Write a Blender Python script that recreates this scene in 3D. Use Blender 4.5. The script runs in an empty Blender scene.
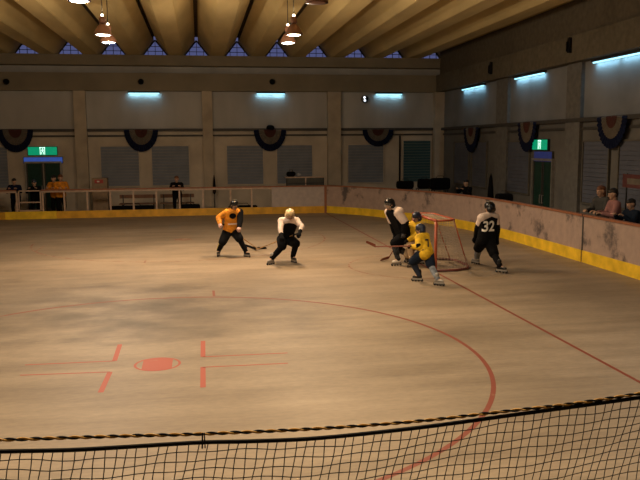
import bpy, bmesh, math, random
from mathutils import Vector, Matrix
from mathutils.bvhtree import BVHTree
random.seed(7)
V = Vector
PI = math.pi
scene = bpy.context.scene
col = scene.collection

# ------------------------------------------------------------------ camera
FPX, PITCH, YAW, ROLL, CH = 739.4, 0.129236, 0.159932, -0.006543, 2.981
cam_d = bpy.data.cameras.new('camera')
cam = bpy.data.objects.new('camera', cam_d); col.objects.link(cam)
cam_d.sensor_fit = 'HORIZONTAL'; cam_d.sensor_width = 36.0
cam_d.lens = FPX * 36.0 / 640.0
cam_d.clip_start = 0.05; cam_d.clip_end = 300
CR = Matrix.Rotation(-YAW, 3, 'Z') @ Matrix.Rotation(PI/2 - PITCH, 3, 'X') @ Matrix.Rotation(ROLL, 3, 'Z')
cam.matrix_world = Matrix.Translation((0, 0, CH)) @ CR.to_4x4()
scene.camera = cam
def ray(x, y): return CR @ V((x - 320.0, 240.0 - y, -FPX))
def hit(x, y, k, val):          # where the sight line meets the plane coord[k] = val of the hall
    r = ray(x, y); o = V((0, 0, CH)); return o + r * ((val - o[k]) / r[k])
def G(x, y, z=0.0): return hit(x, y, 2, z)
def HX(x, y, X): return hit(x, y, 0, X)
def HY(x, y, Y): return hit(x, y, 1, Y)

# ------------------------------------------------------------------ materials
MATS = {}
def newmat(name):
    m = bpy.data.materials.new(name); m.use_nodes = True
    nt = m.node_tree; b = nt.nodes['Principled BSDF']
    return m, nt, b
def mat(name, c, rough=0.7, metal=0.0, var=0.12, scale=6.0, emit=None, es=0.0, bump=0.0, spec=0.4, stretch=None):
    if name in MATS: return MATS[name]
    m, nt, b = newmat(name)
    b.inputs['Roughness'].default_value = rough
    b.inputs['Metallic'].default_value = metal
    b.inputs['Specular IOR Level'].default_value = spec
    tc = nt.nodes.new('ShaderNodeTexCoord')
    no = nt.nodes.new('ShaderNodeTexNoise'); no.inputs['Scale'].default_value = scale; no.inputs['Detail'].default_value = 5
    if stretch:
        mp = nt.nodes.new('ShaderNodeMapping'); mp.inputs['Scale'].default_value = stretch
        nt.links.new(tc.outputs['Object'], mp.inputs['Vector']); nt.links.new(mp.outputs[0], no.inputs['Vector'])
    else: nt.links.new(tc.outputs['Object'], no.inputs['Vector'])
    mr = nt.nodes.new('ShaderNodeMapRange')
    mr.inputs['From Min'].default_value = 0.3; mr.inputs['From Max'].default_value = 0.7
    mr.inputs['To Min'].default_value = 1 - var*1.6; mr.inputs['To Max'].default_value = 1 + var
    nt.links.new(no.outputs['Fac'], mr.inputs['Value'])
    vm = nt.nodes.new('ShaderNodeVectorMath'); vm.operation = 'SCALE'
    vm.inputs[0].default_value = c[:3]
    nt.links.new(mr.outputs[0], vm.inputs['Scale'])
    nt.links.new(vm.outputs[0], b.inputs['Base Color'])
    if bump:
        bp = nt.nodes.new('ShaderNodeBump'); bp.inputs['Strength'].default_value = bump; bp.inputs['Distance'].default_value = 0.02
        nt.links.new(no.outputs['Fac'], bp.inputs['Height']); nt.links.new(bp.outputs[0], b.inputs['Normal'])
    if emit:
        b.inputs['Emission Color'].default_value = (*emit, 1); b.inputs['Emission Strength'].default_value = es
    MATS[name] = m
    return m

STAINS = [(-0.2, 13.2, 2.6, 2.4, .54), (-4.2, 14.2, 4.2, 3.9, .56), (4.2, 10.8, 1.3, 1.0, .80), (-6, 22, 6, 3.2, .78), (8.2, 13.5, 2.2, 3.0, .80)]
def floor_mat():
    m, nt, b = newmat('rink_concrete')
    N = nt.nodes.new; L = nt.links.new
    tc = N('ShaderNodeTexCoord')
    def noise(sc, st, det=5, rough=0.55):
        mp = N('ShaderNodeMapping'); mp.inputs['Scale'].default_value = st
        n = N('ShaderNodeTexNoise'); n.inputs['Scale'].default_value = sc; n.inputs['Detail'].default_value = det; n.inputs['Roughness'].default_value = rough
        L(tc.outputs['Object'], mp.inputs['Vector']); L(mp.outputs[0], n.inputs['Vector']); return n
    def ramp(n, p0, c0, p1, c1):
        r = N('ShaderNodeValToRGB'); r.color_ramp.elements[0].position = p0; r.color_ramp.elements[0].color = (*c0, 1)
        r.color_ramp.elements[1].position = p1; r.color_ramp.elements[1].color = (*c1, 1)
        L(n.outputs['Fac'], r.inputs['Fac']); return r
    def mul(a, bb, f=1.0):
        x = N('ShaderNodeMixRGB'); x.blend_type = 'MULTIPLY'; x.inputs['Fac'].default_value = f
        L(a.outputs['Color'], x.inputs['Color1']); L(bb.outputs['Color'], x.inputs['Color2']); return x
    base = ramp(noise(0.22, (1, 1.6, 1)), 0.33, (0.255, 0.194, 0.127), 0.66, (0.355, 0.274, 0.188))
    streak = ramp(noise(1.0, (0.35, 1.9, 1), 6, 0.65), 0.3, (0.68, 0.66, 0.64), 0.7, (1.08, 1.08, 1.08))
    fine = ramp(noise(14, (0.6, 1.4, 1), 4), 0.3, (0.87, 0.87, 0.88), 0.7, (1.06, 1.06, 1.05))
    x = mul(mul(base, streak), fine)
    wob = noise(0.9, (1, 1.4, 1), 5)
    for (sx, sy, rx, ry, dk) in STAINS:
        mp = N('ShaderNodeMapping'); mp.inputs['Location'].default_value = (-sx/rx, -sy/ry, 0); mp.inputs['Scale'].default_value = (1/rx, 1/ry, 0)
        L(tc.outputs['Object'], mp.inputs['Vector'])
        ln = N('ShaderNodeVectorMath'); ln.operation = 'LENGTH'; L(mp.outputs[0], ln.inputs[0])
        ad = N('ShaderNodeMath'); ad.operation = 'MULTIPLY_ADD'; L(wob.outputs['Fac'], ad.inputs[0]); ad.inputs[1].default_value = 2.2; L(ln.outputs['Value'], ad.inputs[2])
        r = N('ShaderNodeValToRGB'); r.color_ramp.interpolation = 'EASE'
        r.color_ramp.elements[0].position = .42; r.color_ramp.elements[0].color = (dk, dk*.99, dk*.98, 1)
        r.color_ramp.elements[1].position = 1.0; r.color_ramp.elements[1].color = (1, 1, 1, 1)
        mr = N('ShaderNodeMapRange'); mr.inputs['From Min'].default_value = 0; mr.inputs['From Max'].default_value = 2.4
        L(ad.outputs[0], mr.inputs['Value']); L(mr.outputs[0], r.inputs['Fac'])
        y_ = N('ShaderNodeMixRGB'); y_.blend_type = 'MULTIPLY'; y_.inputs['Fac'].default_value = 1
        L(x.outputs['Color'], y_.inputs['Color1']); L(r.outputs['Color'], y_.inputs['Color2']); x = y_
    L(x.outputs['Color'], b.inputs['Base Color'])
    b.inputs['Roughness'].default_value = 0.55; b.inputs['Specular IOR Level'].default_value = 0.35
    return m
def worn_paint(name, c, floor_c=(0.31, 0.235, 0.155), amt=0.45):
    m, nt, b = newmat(name); N = nt.nodes.new; L = nt.links.new
    tc = N('ShaderNodeTexCoord'); n = N('ShaderNodeTexNoise'); n.inputs['Scale'].default_value = 5; n.inputs['Detail'].default_value = 6
    L(tc.outputs['Object'], n.inputs['Vector'])
    r = N('ShaderNodeValToRGB'); r.color_ramp.elements[0].position = amt; r.color_ramp.elements[0].color = (*c, 1)
    r.color_ramp.elements[1].position = amt + 0.28; r.color_ramp.elements[1].color = (*floor_c, 1)
    L(n.outputs['Fac'], r.inputs['Fac']); L(r.outputs['Color'], b.inputs['Base Color']); b.inputs['Roughness'].default_value = 0.6
    return m
M_FLOOR = floor_mat()
M_RED = worn_paint('red_line_paint', (0.20, 0.042, 0.020), amt=0.62)
M_REDF = worn_paint('faded_red_line_paint', (0.20, 0.07, 0.036), amt=0.40)
M_ORANGE = worn_paint('orange_red_marking_paint', (0.36, 0.062, 0.026), amt=0.66)
M_WALLUP = mat('upper_wall_plaster', (0.44, 0.425, 0.40), 0.9, var=0.12, scale=0.8, stretch=(1, 1, 0.4))
M_WALLLO = mat('lower_wall_plaster', (0.53, 0.46, 0.37), 0.9, var=0.14, scale=0.9)
M_PILLAR = mat('pillar_concrete', (0.46, 0.39, 0.30), 0.9, var=0.12, scale=1.5)
M_BEAM = mat('beam_concrete', (0.24, 0.205, 0.145), 0.9, var=0.12, scale=0.7)
M_CEIL = mat('roof_concrete', (0.58, 0.45, 0.21), 0.9, var=0.16, scale=0.9, stretch=(1, 0.25, 1))
M_SLOT = mat('dark_roof_joint', (0.16, 0.12, 0.07), 0.95)
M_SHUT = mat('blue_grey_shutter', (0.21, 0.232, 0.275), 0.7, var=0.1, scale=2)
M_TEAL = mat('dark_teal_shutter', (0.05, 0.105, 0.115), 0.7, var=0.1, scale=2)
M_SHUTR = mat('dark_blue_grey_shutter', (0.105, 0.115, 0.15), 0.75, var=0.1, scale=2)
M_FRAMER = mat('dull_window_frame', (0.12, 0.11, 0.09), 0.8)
M_FRAME = mat('dark_frame', (0.06, 0.055, 0.05), 0.6)
M_BOARD = None
def board_mat(name, c, scuff):
    m, nt, b = newmat(name); N = nt.nodes.new; L = nt.links.new
    tc = N('ShaderNodeTexCoord')
    n = N('ShaderNodeTexNoise'); n.inputs['Scale'].default_value = 1.1; n.inputs['Detail'].default_value = 8; n.inputs['Roughness'].default_value = 0.65
    L(tc.outputs['Object'], n.inputs['Vector'])
    r = N('ShaderNodeValToRGB'); e = r.color_ramp.elements
    e[0].position = scuff - 0.06; e[0].color = (c[0]*0.28, c[1]*0.30, c[2]*0.34, 1); e[1].position = scuff + 0.03; e[1].color = (*c, 1)
    L(n.outputs['Fac'], r.inputs['Fac'])
    n2 = N('ShaderNodeTexNoise'); n2.inputs['Scale'].default_value = 5; n2.inputs['Detail'].default_value = 5
    L(tc.outputs['Object'], n2.inputs['Vector'])
    r2 = N('ShaderNodeValToRGB'); r2.color_ramp.elements[0].position = 0.3; r2.color_ramp.elements[0].color = (0.82, 0.82, 0.85, 1)
    r2.color_ramp.elements[1].position = 0.7; r2.color_ramp.elements[1].color = (1.05, 1.03, 1.02, 1)
    L(n2.outputs['Fac'], r2.inputs['Fac'])
    x = N('ShaderNodeMixRGB'); x.blend_type = 'MULTIPLY'; x.inputs['Fac'].default_value = 1
    L(r.outputs['Color'], x.inputs['Color1']); L(r2.outputs['Color'], x.inputs['Color2']); L(x.outputs['Color'], b.inputs['Base Color'])
    b.inputs['Roughness'].default_value = 0.55
    return m
M_BOARD = board_mat('scuffed_white_board', (0.42, 0.315, 0.26), 0.435)
M_WHITEB = board_mat('white_board_panel', (0.47, 0.40, 0.36), 0.32)
M_KICKO = mat('orange_yellow_kick_plate', (0.72, 0.38, 0.03), 0.5, var=0.15, scale=3)
M_KICK = mat('yellow_kick_plate', (0.86, 0.56, 0.03), 0.5, var=0.15, scale=3)
M_CAP = mat('red_brown_rail_cap', (0.30, 0.12, 0.06), 0.5)
M_RAIL = mat('cream_painted_rail', (0.50, 0.36, 0.27), 0.5)
M_STEELD = mat('dark_steel', (0.03, 0.03, 0.032), 0.5, 0.3)
M_STEEL = mat('grey_steel', (0.35, 0.33, 0.30), 0.45, 0.5)
M_NAVY = mat('navy_fabric', (0.006, 0.010, 0.035), 0.9, spec=.15)
M_CREAM = mat('faded_white_fabric', (0.13, 0.11, 0.085), 0.9)
M_MAROON = mat('maroon_fabric', (0.07, 0.022, 0.018), 0.9)
M_BLACK = mat('black_cloth', (0.004, 0.004, 0.005), 0.95, spec=.12)
M_BLACKP = mat('black_plastic', (0.006, 0.006, 0.007), 0.3)
M_SKIN = mat('skin', (0.46, 0.28, 0.19), 0.6, var=0.05)
M_HAIR = mat('black_hair', (0.012, 0.009, 0.008), 0.6)
M_HAIRB = mat('brown_hair', (0.16, 0.06, 0.025), 0.6)
M_WHITE = mat('white_cloth', (0.64, 0.52, 0.45), 0.8)
M_WHITEP = mat('white_plastic', (0.80, 0.76, 0.68), 0.4)
M_YEL = mat('yellow_jersey', (0.66, 0.40, 0.012), 0.8, var=0.22, scale=9)
M_ORG = mat('orange_jersey', (0.66, 0.24, 0.012), 0.8, var=0.3, scale=9)
M_NAVYP = mat('navy_helmet_plastic', (0.015, 0.022, 0.045), 0.35)
M_PALEY = mat('pale_yellow_stripe', (0.62, 0.52, 0.20), 0.8)
M_GREY = mat('grey_sock', (0.22, 0.24, 0.27), 0.85, var=0.3, scale=14)
M_WOODR = mat('red_brown_stick', (0.20, 0.055, 0.03), 0.5)
M_WOOD = mat('wooden_shaft', (0.40, 0.24, 0.10), 0.5)
M_TAN = mat('tan_pad', (0.40, 0.27, 0.15), 0.8)
M_PINK = mat('dusty_pink_shirt', (0.30, 0.14, 0.13), 0.85)
M_JEAN = mat('dark_denim', (0.008, 0.014, 0.028), 0.9, spec=.15)
M_BENCH = mat('bench_wood', (0.20, 0.10, 0.06), 0.7)
M_GOALR = mat('goal_red_paint', (0.36, 0.075, 0.03), 0.4)
M_GNET = mat('goal_net_cord', (0.42, 0.34, 0.27), 0.9)
M_CORD = mat('black_cord', (0.010, 0.010, 0.012), 0.9)
M_DGREEN = mat('dark_green_door', (0.010, 0.045, 0.032), 0.3)
M_DBLUE = mat('blue_sign_face', (0.05, 0.12, 0.55), 0.5, emit=(0.07, 0.17, 0.75), es=0.25)
M_DBLUE2 = mat('dim_blue_sign_face', (0.05, 0.08, 0.40), 0.5, emit=(0.07, 0.11, 0.55), es=0.05)
M_SGREEN = mat('exit_sign_green', (0.01, 0.30, 0.16), 0.5, emit=(0.0, 0.42, 0.20), es=0.46)
M_SWHITE = mat('exit_sign_white', (0.8, 0.95, 0.9), 0.5, emit=(0.6, 1.0, 0.85), es=1.0)
M_TUBE = mat('fluorescent_tube', (0.8, 0.9, 0.95), 0.5, emit=(0.36, 0.84, 1.0), es=1.3)
M_LAMPW = mat('warm_lamp_glow', (1, 0.9, 0.8), 0.5, emit=(1.0, 0.80, 0.58), es=7)
M_LAMPB = mat('cool_lamp_glow', (0.8, 0.9, 1), 0.5, emit=(0.42, 0.62, 1.0), es=2.0)
M_LAMPBW = mat('bright_cool_lamp_glow', (0.9, 0.93, 1), 0.5, emit=(0.75, 0.82, 1.0), es=4.0)
M_LAMPOFF = mat('unlit_lamp_lens', (0.30, 0.17, 0.16), 0.4)
M_SHADE = mat('lamp_shade_metal', (0.22, 0.11, 0.07), 0.5, 0.2)

def glass_mat():
    m, nt, b = newmat('window_glass')
    b.inputs['Base Color'].default_value = (0.85, 0.88, 1, 1); b.inputs['Roughness'].default_value = 0.15
    b.inputs['Transmission Weight'].default_value = 1.0; b.inputs['IOR'].default_value = 1.02
    return m
M_GLASS = glass_mat()

# ------------------------------------------------------------------ mesh builder
class MB:
    def __init__(s): s.v = []; s.f = []; s.mi = []; s.cur = 0
    def add(s, vs, fs):
        o = len(s.v); s.v += [tuple(p) for p in vs]
        for f in fs: s.f.append(tuple(i + o for i in f)); s.mi.append(s.cur)
        return s
    def box(s, a, b, rot=None, at=None):
        x0, y0, z0 = a; x1, y1, z1 = b
        vs = [V(p) for p in ((x0,y0,z0),(x1,y0,z0),(x1,y1,z0),(x0,y1,z0),(x0,y0,z1),(x1,y0,z1),(x1,y1,z1),(x0,y1,z1))]
        if rot is not None: vs = [rot @ p for p in vs]
        if at is not None: vs = [p + V(at) for p in vs]
        return s.add(vs, [(0,3,2,1),(4,5,6,7),(0,1,5,4),(1,2,6,5),(2,3,7,6),(3,0,4,7)])
    def tube(s, pts, r, n=8, r1=None):
        pts = [V(p) for p in pts]; m = len(pts); rings = []
        up = V((0, 0, 1)); vs = []
        d0 = (pts[1] - pts[0]).normalized()
        if abs(d0.dot(up)) > 0.95: up = V((1, 0, 0))
        for i, p in enumerate(pts):
            d = (pts[min(i+1, m-1)] - pts[max(i-1, 0)]).normalized()
            a = d.cross(up).normalized(); b = a.cross(d).normalized()
            rr = r if r1 is None else r + (r1 - r) * i / (m - 1)
            for k in range(n):
                t = 2*PI*k/n; vs.append(p + (a*math.cos(t) + b*math.sin(t)) * rr)
        fs = []
        for i in range(m-1):
            for k in range(n):
                k2 = (k+1) % n; fs.append((i*n+k, i*n+k2, (i+1)*n+k2, (i+1)*n+k))
        fs.append(tuple(reversed(range(n)))); fs.append(tuple((m-1)*n + k for k in range(n)))
        return s.add(vs, fs)
    def lathe(s, prof, at=(0,0,0), n=20, rot=None):
        vs = []; at = V(at)
        for (r, z) in prof:
            for k in range(n):
                p = V((r*math.cos(2*PI*k/n), r*math.sin(2*PI*k/n), z))
                if rot is not None: p = rot @ p
                vs.append(p + at)
        fs = []
        for i in range(len(prof)-1):
            for k in range(n):
                k2 = (k+1) % n; fs.append((i*n+k, i*n+k2, (i+1)*n+k2, (i+1)*n+k))
        fs.append(tuple(reversed(range(n)))); fs.append(tuple((len(prof)-1)*n+k for k in range(n)))
        return s.add(vs, fs)
    def strip(s, a, b, w, z=0.0015, seg=None):      # flat painted stripe on the floor
        a = V((a[0], a[1], 0)); b = V((b[0], b[1], 0)); d = (b-a).normalized(); n = V((-d.y, d.x, 0)) * w/2
        return s.add([V((p.x, p.y, z)) for p in (a-n, b-n, b+n, a+n)], [(0,1,2,3)])
    def arc(s, c, r, w, a0, a1, n=96, z=0.0015):
        vs = []; fs = []
        for i in range(n+1):
            t = a0 + (a1-a0)*i/n
            for rr in (r-w/2, r+w/2): vs.append((c[0]+rr*math.cos(t), c[1]+rr*math.sin(t), z))
        for i in range(n): fs.append((2*i, 2*i+1, 2*i+3, 2*i+2))
        return s.add(vs, fs)
    def build(s, name, mats, parent=None, smooth=False, bevel=0.0, origin=None):
        me = bpy.data.meshes.new(name)
        vs = s.v
        if origin is not None:
            vs = [(p[0]-origin[0], p[1]-origin[1], p[2]-origin[2]) for p in vs]
        me.from_pydata(vs, [], s.f)
        ms = mats if isinstance(mats, (list, tuple)) else [mats]
        for m in ms: me.materials.append(m)
        if len(ms) > 1: me.polygons.foreach_set('material_index', s.mi)
        bm = bmesh.new(); bm.from_mesh(me); bmesh.ops.recalc_face_normals(bm, faces=bm.faces); bm.to_mesh(me); bm.free()
        if smooth: me.polygons.foreach_set('use_smooth', [True]*len(me.polygons))
        me.update()
        o = bpy.data.objects.new(name, me); col.objects.link(o)
        if origin is not None: o.location = origin
        if parent is not None: o.parent = parent
        if bevel:
            md = o.modifiers.new('bevel', 'BEVEL'); md.width = bevel; md.segments = 2; md.limit_method = 'ANGLE'
        return o
def tag(o, label=None, cat=None, group=None, kind=None):
    if label: o['label'] = label
    if cat: o['category'] = cat
    if group: o['group'] = group
    if kind: o['kind'] = kind
    return o
def thing(name, label, cat, loc, group=None):
    o = bpy.data.objects.new(name, None); col.objects.link(o); o.empty_display_size = 0.2
    o.location = loc; tag(o, label, cat, group); return o
def struct(name, mb, m, label=None, cat='wall', **k):
    o = mb.build(name, m, **k); o['kind'] = 'structure'
    if label: tag(o, label, cat)
    return o
def copy_tree(o, parent=None):
    c = o.copy(); col.objects.link(c); c.parent = parent
    for ch in list(o.children): copy_tree(ch, c)
    return c

# ------------------------------------------------------------------ hall dimensions
BX, BY = 11.66, 35.0            # right and back wall
LX, FY = -17.0, -5.0            # left and front wall
ZL, ZB, ZR = 3.66, 5.40, 6.95   # ledge, underside of edge beam, underside of roof
RX, RY = 9.40, 31.70            # faces of the rink boards
BH = 1.18                       # board height

# ------------------------------------------------------------------ floor with its painted lines
f = MB()
f.add([(LX-.3, FY-.3, 0), (BX+.3, FY-.3, 0), (BX+.3, BY+.3, 0), (LX-.3, BY+.3, 0)], [(0,1,2,3)])
f.cur = 1
gx = 5.36
CC = (-0.667, 10.045); CRAD = 4.5
f.strip((gx, 3.15), (gx, 31.6), 0.055)
f.arc(CC, CRAD, 0.06, -1.9, 2.25)
t = G(214, 296); f.strip((t.x, t.y-0.02), (t.x, t.y+0.55), 0.05)
f.cur = 2
f.arc(CC, CRAD, 0.045, 2.25, 2.9)
c2 = G(183, 239.5); c2 = (c2.x, c2.y)
f.arc(c2, CRAD, 0.05, -PI, 0.5*PI)
t = G(144.5, 263); f.strip((t.x, t.y), (t.x, t.y+0.5), 0.05)
a = G(38, 250); f.strip((a.x, a.y-.3), (a.x, a.y+.9), 0.05)
a = G(176, 239); b = G(190, 239); 
f.arc((c2[0], c2[1]), 0.14, 0.28, 0, 2*PI, 24)
# goal crease
cr = G(347, 265)
GC = (gx, 17.35); crr = gx - cr.x
f.arc(GC, crr, 0.05, PI/2, 1.5*PI, 64)
f.cur = 3
# face-off spot: ring plus a barred disc
sp = G(157.5, 364.2); ro = 0.30
f.arc((sp.x, sp.y), ro, 0.035, 0, 2*PI, 48)
bar = 0.20
vs = [(sp.x + x, sp.y + s_*math.sqrt(max(0, (ro-.015)**2 - x*x)), 0.0015) for s_, xs in ((1, [bar*(i/8*2-1) for i in range(9)]), (-1, [bar*(1-i/8*2) for i in range(9)])) for x in xs]
f.add(vs, [tuple(range(len(vs)))])
# face-off L markings
for (p0, p1) in (((120,344.5),(114.5,361)), ((110,372),(100.5,392.5)), ((203,341),(203,357)), ((203,367),(203,387.5))):
    f.strip(G(*p0), G(*p1), 0.068)
for (p0, p1) in (((25,365),(115,361)), ((20,375.3),(110,372)), ((203,356.9),(287.5,353)), ((203,367.3),(288,363.3))):
    f.strip(G(*p0), G(*p1), 0.032)
fl = f.build('floor', [M_FLOOR, M_RED, M_REDF, M_ORANGE]); fl['kind'] = 'structure'

# ------------------------------------------------------------------ walls
def wall(name, a, b, m, z0, z1): pass
w = MB(); w.box((LX, BY, 0), (BX+.3, BY+.3, ZL)); w.cur = 1; w.box((LX, BY, ZL), (BX+.3, BY+.3, ZR))
struct('wall_back', w, [M_WALLLO, M_WALLUP])
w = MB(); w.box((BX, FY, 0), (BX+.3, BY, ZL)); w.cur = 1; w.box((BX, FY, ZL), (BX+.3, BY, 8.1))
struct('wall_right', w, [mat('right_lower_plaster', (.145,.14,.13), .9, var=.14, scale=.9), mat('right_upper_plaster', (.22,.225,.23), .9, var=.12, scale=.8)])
struct('wall_left', MB().box((LX-.3, FY, 0), (LX, BY, 8.1)), M_WALLUP)
struct('wall_front', MB().box((LX, FY-.3, 0), (BX, FY, 8.1)), M_WALLUP)
# ledges: a concrete lip with a pipe run above it
tn = [0]
def trim(mb, m, **k):
    tn[0] += 1; return struct('trim_%d' % tn[0], mb, m, **k)
trim(MB().box((LX, BY-.16, ZL-.06), (BX, BY, ZL+.06)).box((LX, BY-.06, ZL-.30), (BX, BY, ZL-.22)), M_FRAME)
trim(MB().box((BX-.16, FY, ZL-.06), (BX, BY-.16, ZL+.06)).box((BX-.06, FY, ZL-.30), (BX, BY-.06, ZL-.22)), M_FRAME)
# edge beams
trim(MB().box((LX, BY-.42, ZB), (BX, BY, 6.18)), M_BEAM)
trim(MB().box((LX, BY-.60, 6.50), (BX, BY, ZR)), M_BEAM)
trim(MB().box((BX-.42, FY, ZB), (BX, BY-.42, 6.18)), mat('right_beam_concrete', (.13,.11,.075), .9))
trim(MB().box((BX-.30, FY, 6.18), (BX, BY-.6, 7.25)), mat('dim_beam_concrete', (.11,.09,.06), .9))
# pillars
def pillar_b(x0, x1):
    a = HY(x0, 140, BY-.3).x; b = HY(x1, 140, BY-.3).x
    trim(MB().box((a, BY-.32, 0), (b, BY, ZB)), M_PILLAR)
for x0, x1 in ((75,87), (203,213), (328,341)): pillar_b(x0, x1)
trim(MB().box((BX-.45, BY-.45, 0), (BX, BY, ZB)), M_PILLAR)
xa = HY(81, 140, BY-.3).x - 5.75
trim(MB().box((xa-.27, BY-.32, 0), (xa+.27, BY, ZB)), M_PILLAR)
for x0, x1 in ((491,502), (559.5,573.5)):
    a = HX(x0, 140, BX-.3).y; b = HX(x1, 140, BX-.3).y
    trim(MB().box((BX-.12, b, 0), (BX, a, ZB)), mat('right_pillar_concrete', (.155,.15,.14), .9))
for y in (15.8, 10.2):
    trim(MB().box((BX-.32, y-.35, 0), (BX, y+.35, ZB)), M_PILLAR)

# shuttered windows
wn = [0]
def shutter(x0, x1, z0, z1, m, side='b'):
    wn[0] += 1
    mb = MB()
    if side == 'b':
        o = thing('window_%d' % wn[0], None, None, ((x0+x1)/2, BY, z0))
        n = max(2, int((z1-z0)/0.13))
        for k in range(n):
            za = z0 + (z1-z0)*k/n
            mb.box((x0+.05, BY-.045, za+.008), (x1-.05, BY-.01, za+(z1-z0)/n))
        fr = MB().box((x0, BY-.08, z0), (x0+.05, BY, z1)).box((x1-.05, BY-.08, z0), (x1, BY, z1)).box((x0, BY-.08, z1), (x1, BY, z1+.05)).box((x0, BY-.08, z0-.05), (x1, BY, z0))
    else:
        o = thing('window_%d' % wn[0], None, None, (BX, (x0+x1)/2, z0))
        n = max(2, int((z1-z0)/0.13))
        for k in range(n):
            za = z0 + (z1-z0)*k/n
            mb.box((BX-.045, x0+.05, za+.008), (BX-.01, x1-.05, za+(z1-z0)/n))
        fr = MB().box((BX-.08, x0, z0), (BX, x0+.05, z1)).box((BX-.08, x1-.05, z0), (BX, x1, z1)).box((BX-.08, x0, z1), (BX, x1, z1+.05)).box((BX-.08, x0, z0-.05), (BX, x1, z0))
    o['kind'] = 'structure'
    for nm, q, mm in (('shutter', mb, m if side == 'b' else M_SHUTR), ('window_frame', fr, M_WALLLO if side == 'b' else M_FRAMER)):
        q.build(nm, mm, parent=o, origin=tuple(o.location)).location = (0, 0, 0)
for x0, x1, m in ((-30,9,M_SHUT), (100,140,M_SHUT), (151,190,M_SHUT), (226,264,M_SHUT), (276,313,M_SHUT), (347,384,M_SHUT), (402,431,M_TEAL)):
    shutter(HY(x0, 160, BY).x, HY(x1, 160, BY).x, 1.12, 2.92 if m is M_SHUT else 3.1, m)
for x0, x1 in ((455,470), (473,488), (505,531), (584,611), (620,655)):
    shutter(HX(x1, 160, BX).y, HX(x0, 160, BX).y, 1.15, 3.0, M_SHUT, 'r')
shutter(11.2, 13.0, 1.15, 3.0, M_SHUT, 'r')

# doors
dn = [0]
def pane_door(x0, x1, ztop, side):
    dn[0] += 1
    if side == 'b': org = V(((x0+x1)/2, BY, 0)); ux = V((1,0,0)); uy = V((0,-1,0))
    else: org = V((BX, (x0+x1)/2, 0)); ux = V((0,-1,0)); uy = V((-1,0,0))
    o = thing('door_%d' % dn[0], None, None, org); o['kind'] = 'structure'
    R = Matrix((ux, uy, V((0,0,1)))).transposed()
    wd = abs(x1-x0)
    MB().box((-wd/2-.07, 0, 0), (-wd/2, .12, ztop), R).box((wd/2, 0, 0), (wd/2+.07, .12, ztop), R).box((-wd/2-.07, 0, ztop), (wd/2+.07, .12, ztop+.08), R).build('door_frame', M_STEEL, o)
    for s in (-1, 1):
        a, b = (-wd/2, -.03) if s < 0 else (.03, wd/2)
        leaf = MB()
        leaf.box((a, .02, 0), (b, .05, ztop), R)
        leaf.cur = 1
        leaf.box((a, .05, 0.05), (a+.05, .07, ztop), R).box((b-.05, .05, .05), (b, .07, ztop), R).box((a, .05, .05), (b, .07, .2), R)
        l = leaf.build('door_leaf', [M_DGREEN, M_FRAME], o)
        hx = -.09 if s < 0 else .09
        MB().tube([R @ V((hx, .11, .9)), R @ V((hx, .11, 1.2))], .015).tube([R @ V((hx, .05, .92)), R @ V((hx, .11, .92))], .01).tube([R @ V((hx, .05, 1.18)), R @ V((hx, .11, 1.18))], .01).build('door_handle', M_STEEL, l)
    return o, R
d1x0, d1x1 = HY(27, 175, BY).x, HY(61, 175, BY).x
pane_door(d1x0, d1x1, 2.2, 'b')
d2y0, d2y1 = HX(554, 175, BX).y, HX(535, 175, BX).y
pane_door(d2y0, d2y1, 2.36, 'r')

def ex_sign(c, R, wd, ht, wherel):
    o = thing('exit_sign', 'glowing green exit sign with white running figure %s' % wherel, 'exit sign', c)
    MB().box((-wd/2, 0, -ht/2), (wd/2, .10, ht/2), R).build('housing', M_STEELD, o, bevel=.01)
    MB().box((-wd/2+.02, .10, -ht/2+.02), (wd/2-.02, .112, ht/2-.02), R).build('green_face', M_SGREEN, o)
    # doorway with a figure stepping through it
    p = MB(); k = ht*0.95
    def bx(x0, z0, x1, z1): p.box((x0*k, .112, z0*k), (x1*k, .118, z1*k), R)
    bx(-.30,-.42,-.22,.42); bx(.20,-.42,.28,.42); bx(-.30,.36,.28,.44)
    bx(-.05,-.08,.09,.20)
    hd = [(0.02+.07*math.cos(a_), .29+.07*math.sin(a_)) for a_ in [i*PI/5 for i in range(10)]]
    vs = [R @ V((x*k, .117, z*k)) for x, z in hd]; p.add(vs, [tuple(range(10))])
    def limb(a_, b_, wv=.035):
        a2 = V(a_); b2 = V(b_); d = (b2-a2).normalized(); n = V((-d.y, d.x))*wv
        q = [a2-n, b2-n, b2+n, a2+n]
        p.add([R @ V((t_.x*k, .1175, t_.y*k)) for t_ in q], [(0,1,2,3)])
    limb((-.02,-.05),(-.16,-.22)); limb((-.16,-.22),(-.14,-.40)); limb((.05,-.05),(.13,-.24)); limb((.13,-.24),(.05,-.40)); limb((-.03,.15),(-.17,.02)); limb((.07,.15),(.18,.08))
    p.build('exit_symbol', M_SWHITE, o)
    return o
Rb = Matrix((V((1,0,0)), V((0,-1,0)), V((0,0,1)))).transposed()
Rr = Matrix((V((0,-1,0)), V((-1,0,0)), V((0,0,1)))).transposed()
c = HY(43, 151, BY); ex_sign((c.x, BY, c.z), Rb, 1.28, .40, 'above the door in the far left corner')
c = HX(542.5, 144.7, BX); ex_sign((BX, c.y, c.z), Rr, 1.15, .38, 'above the door in the right-hand wall')
def blue_sign(c, R, wd, ht, m, lb):
    o = thing('blue_sign', lb, 'sign', c)
    MB().box((-wd/2, 0, -ht/2), (wd/2, .08, ht/2), R).build('housing', M_FRAME, o, bevel=.008)
    MB().box((-wd/2+.02, .08, -ht/2+.015), (wd/2-.02, .09, ht/2-.015), R).build('sign_face', m, o)
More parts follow.
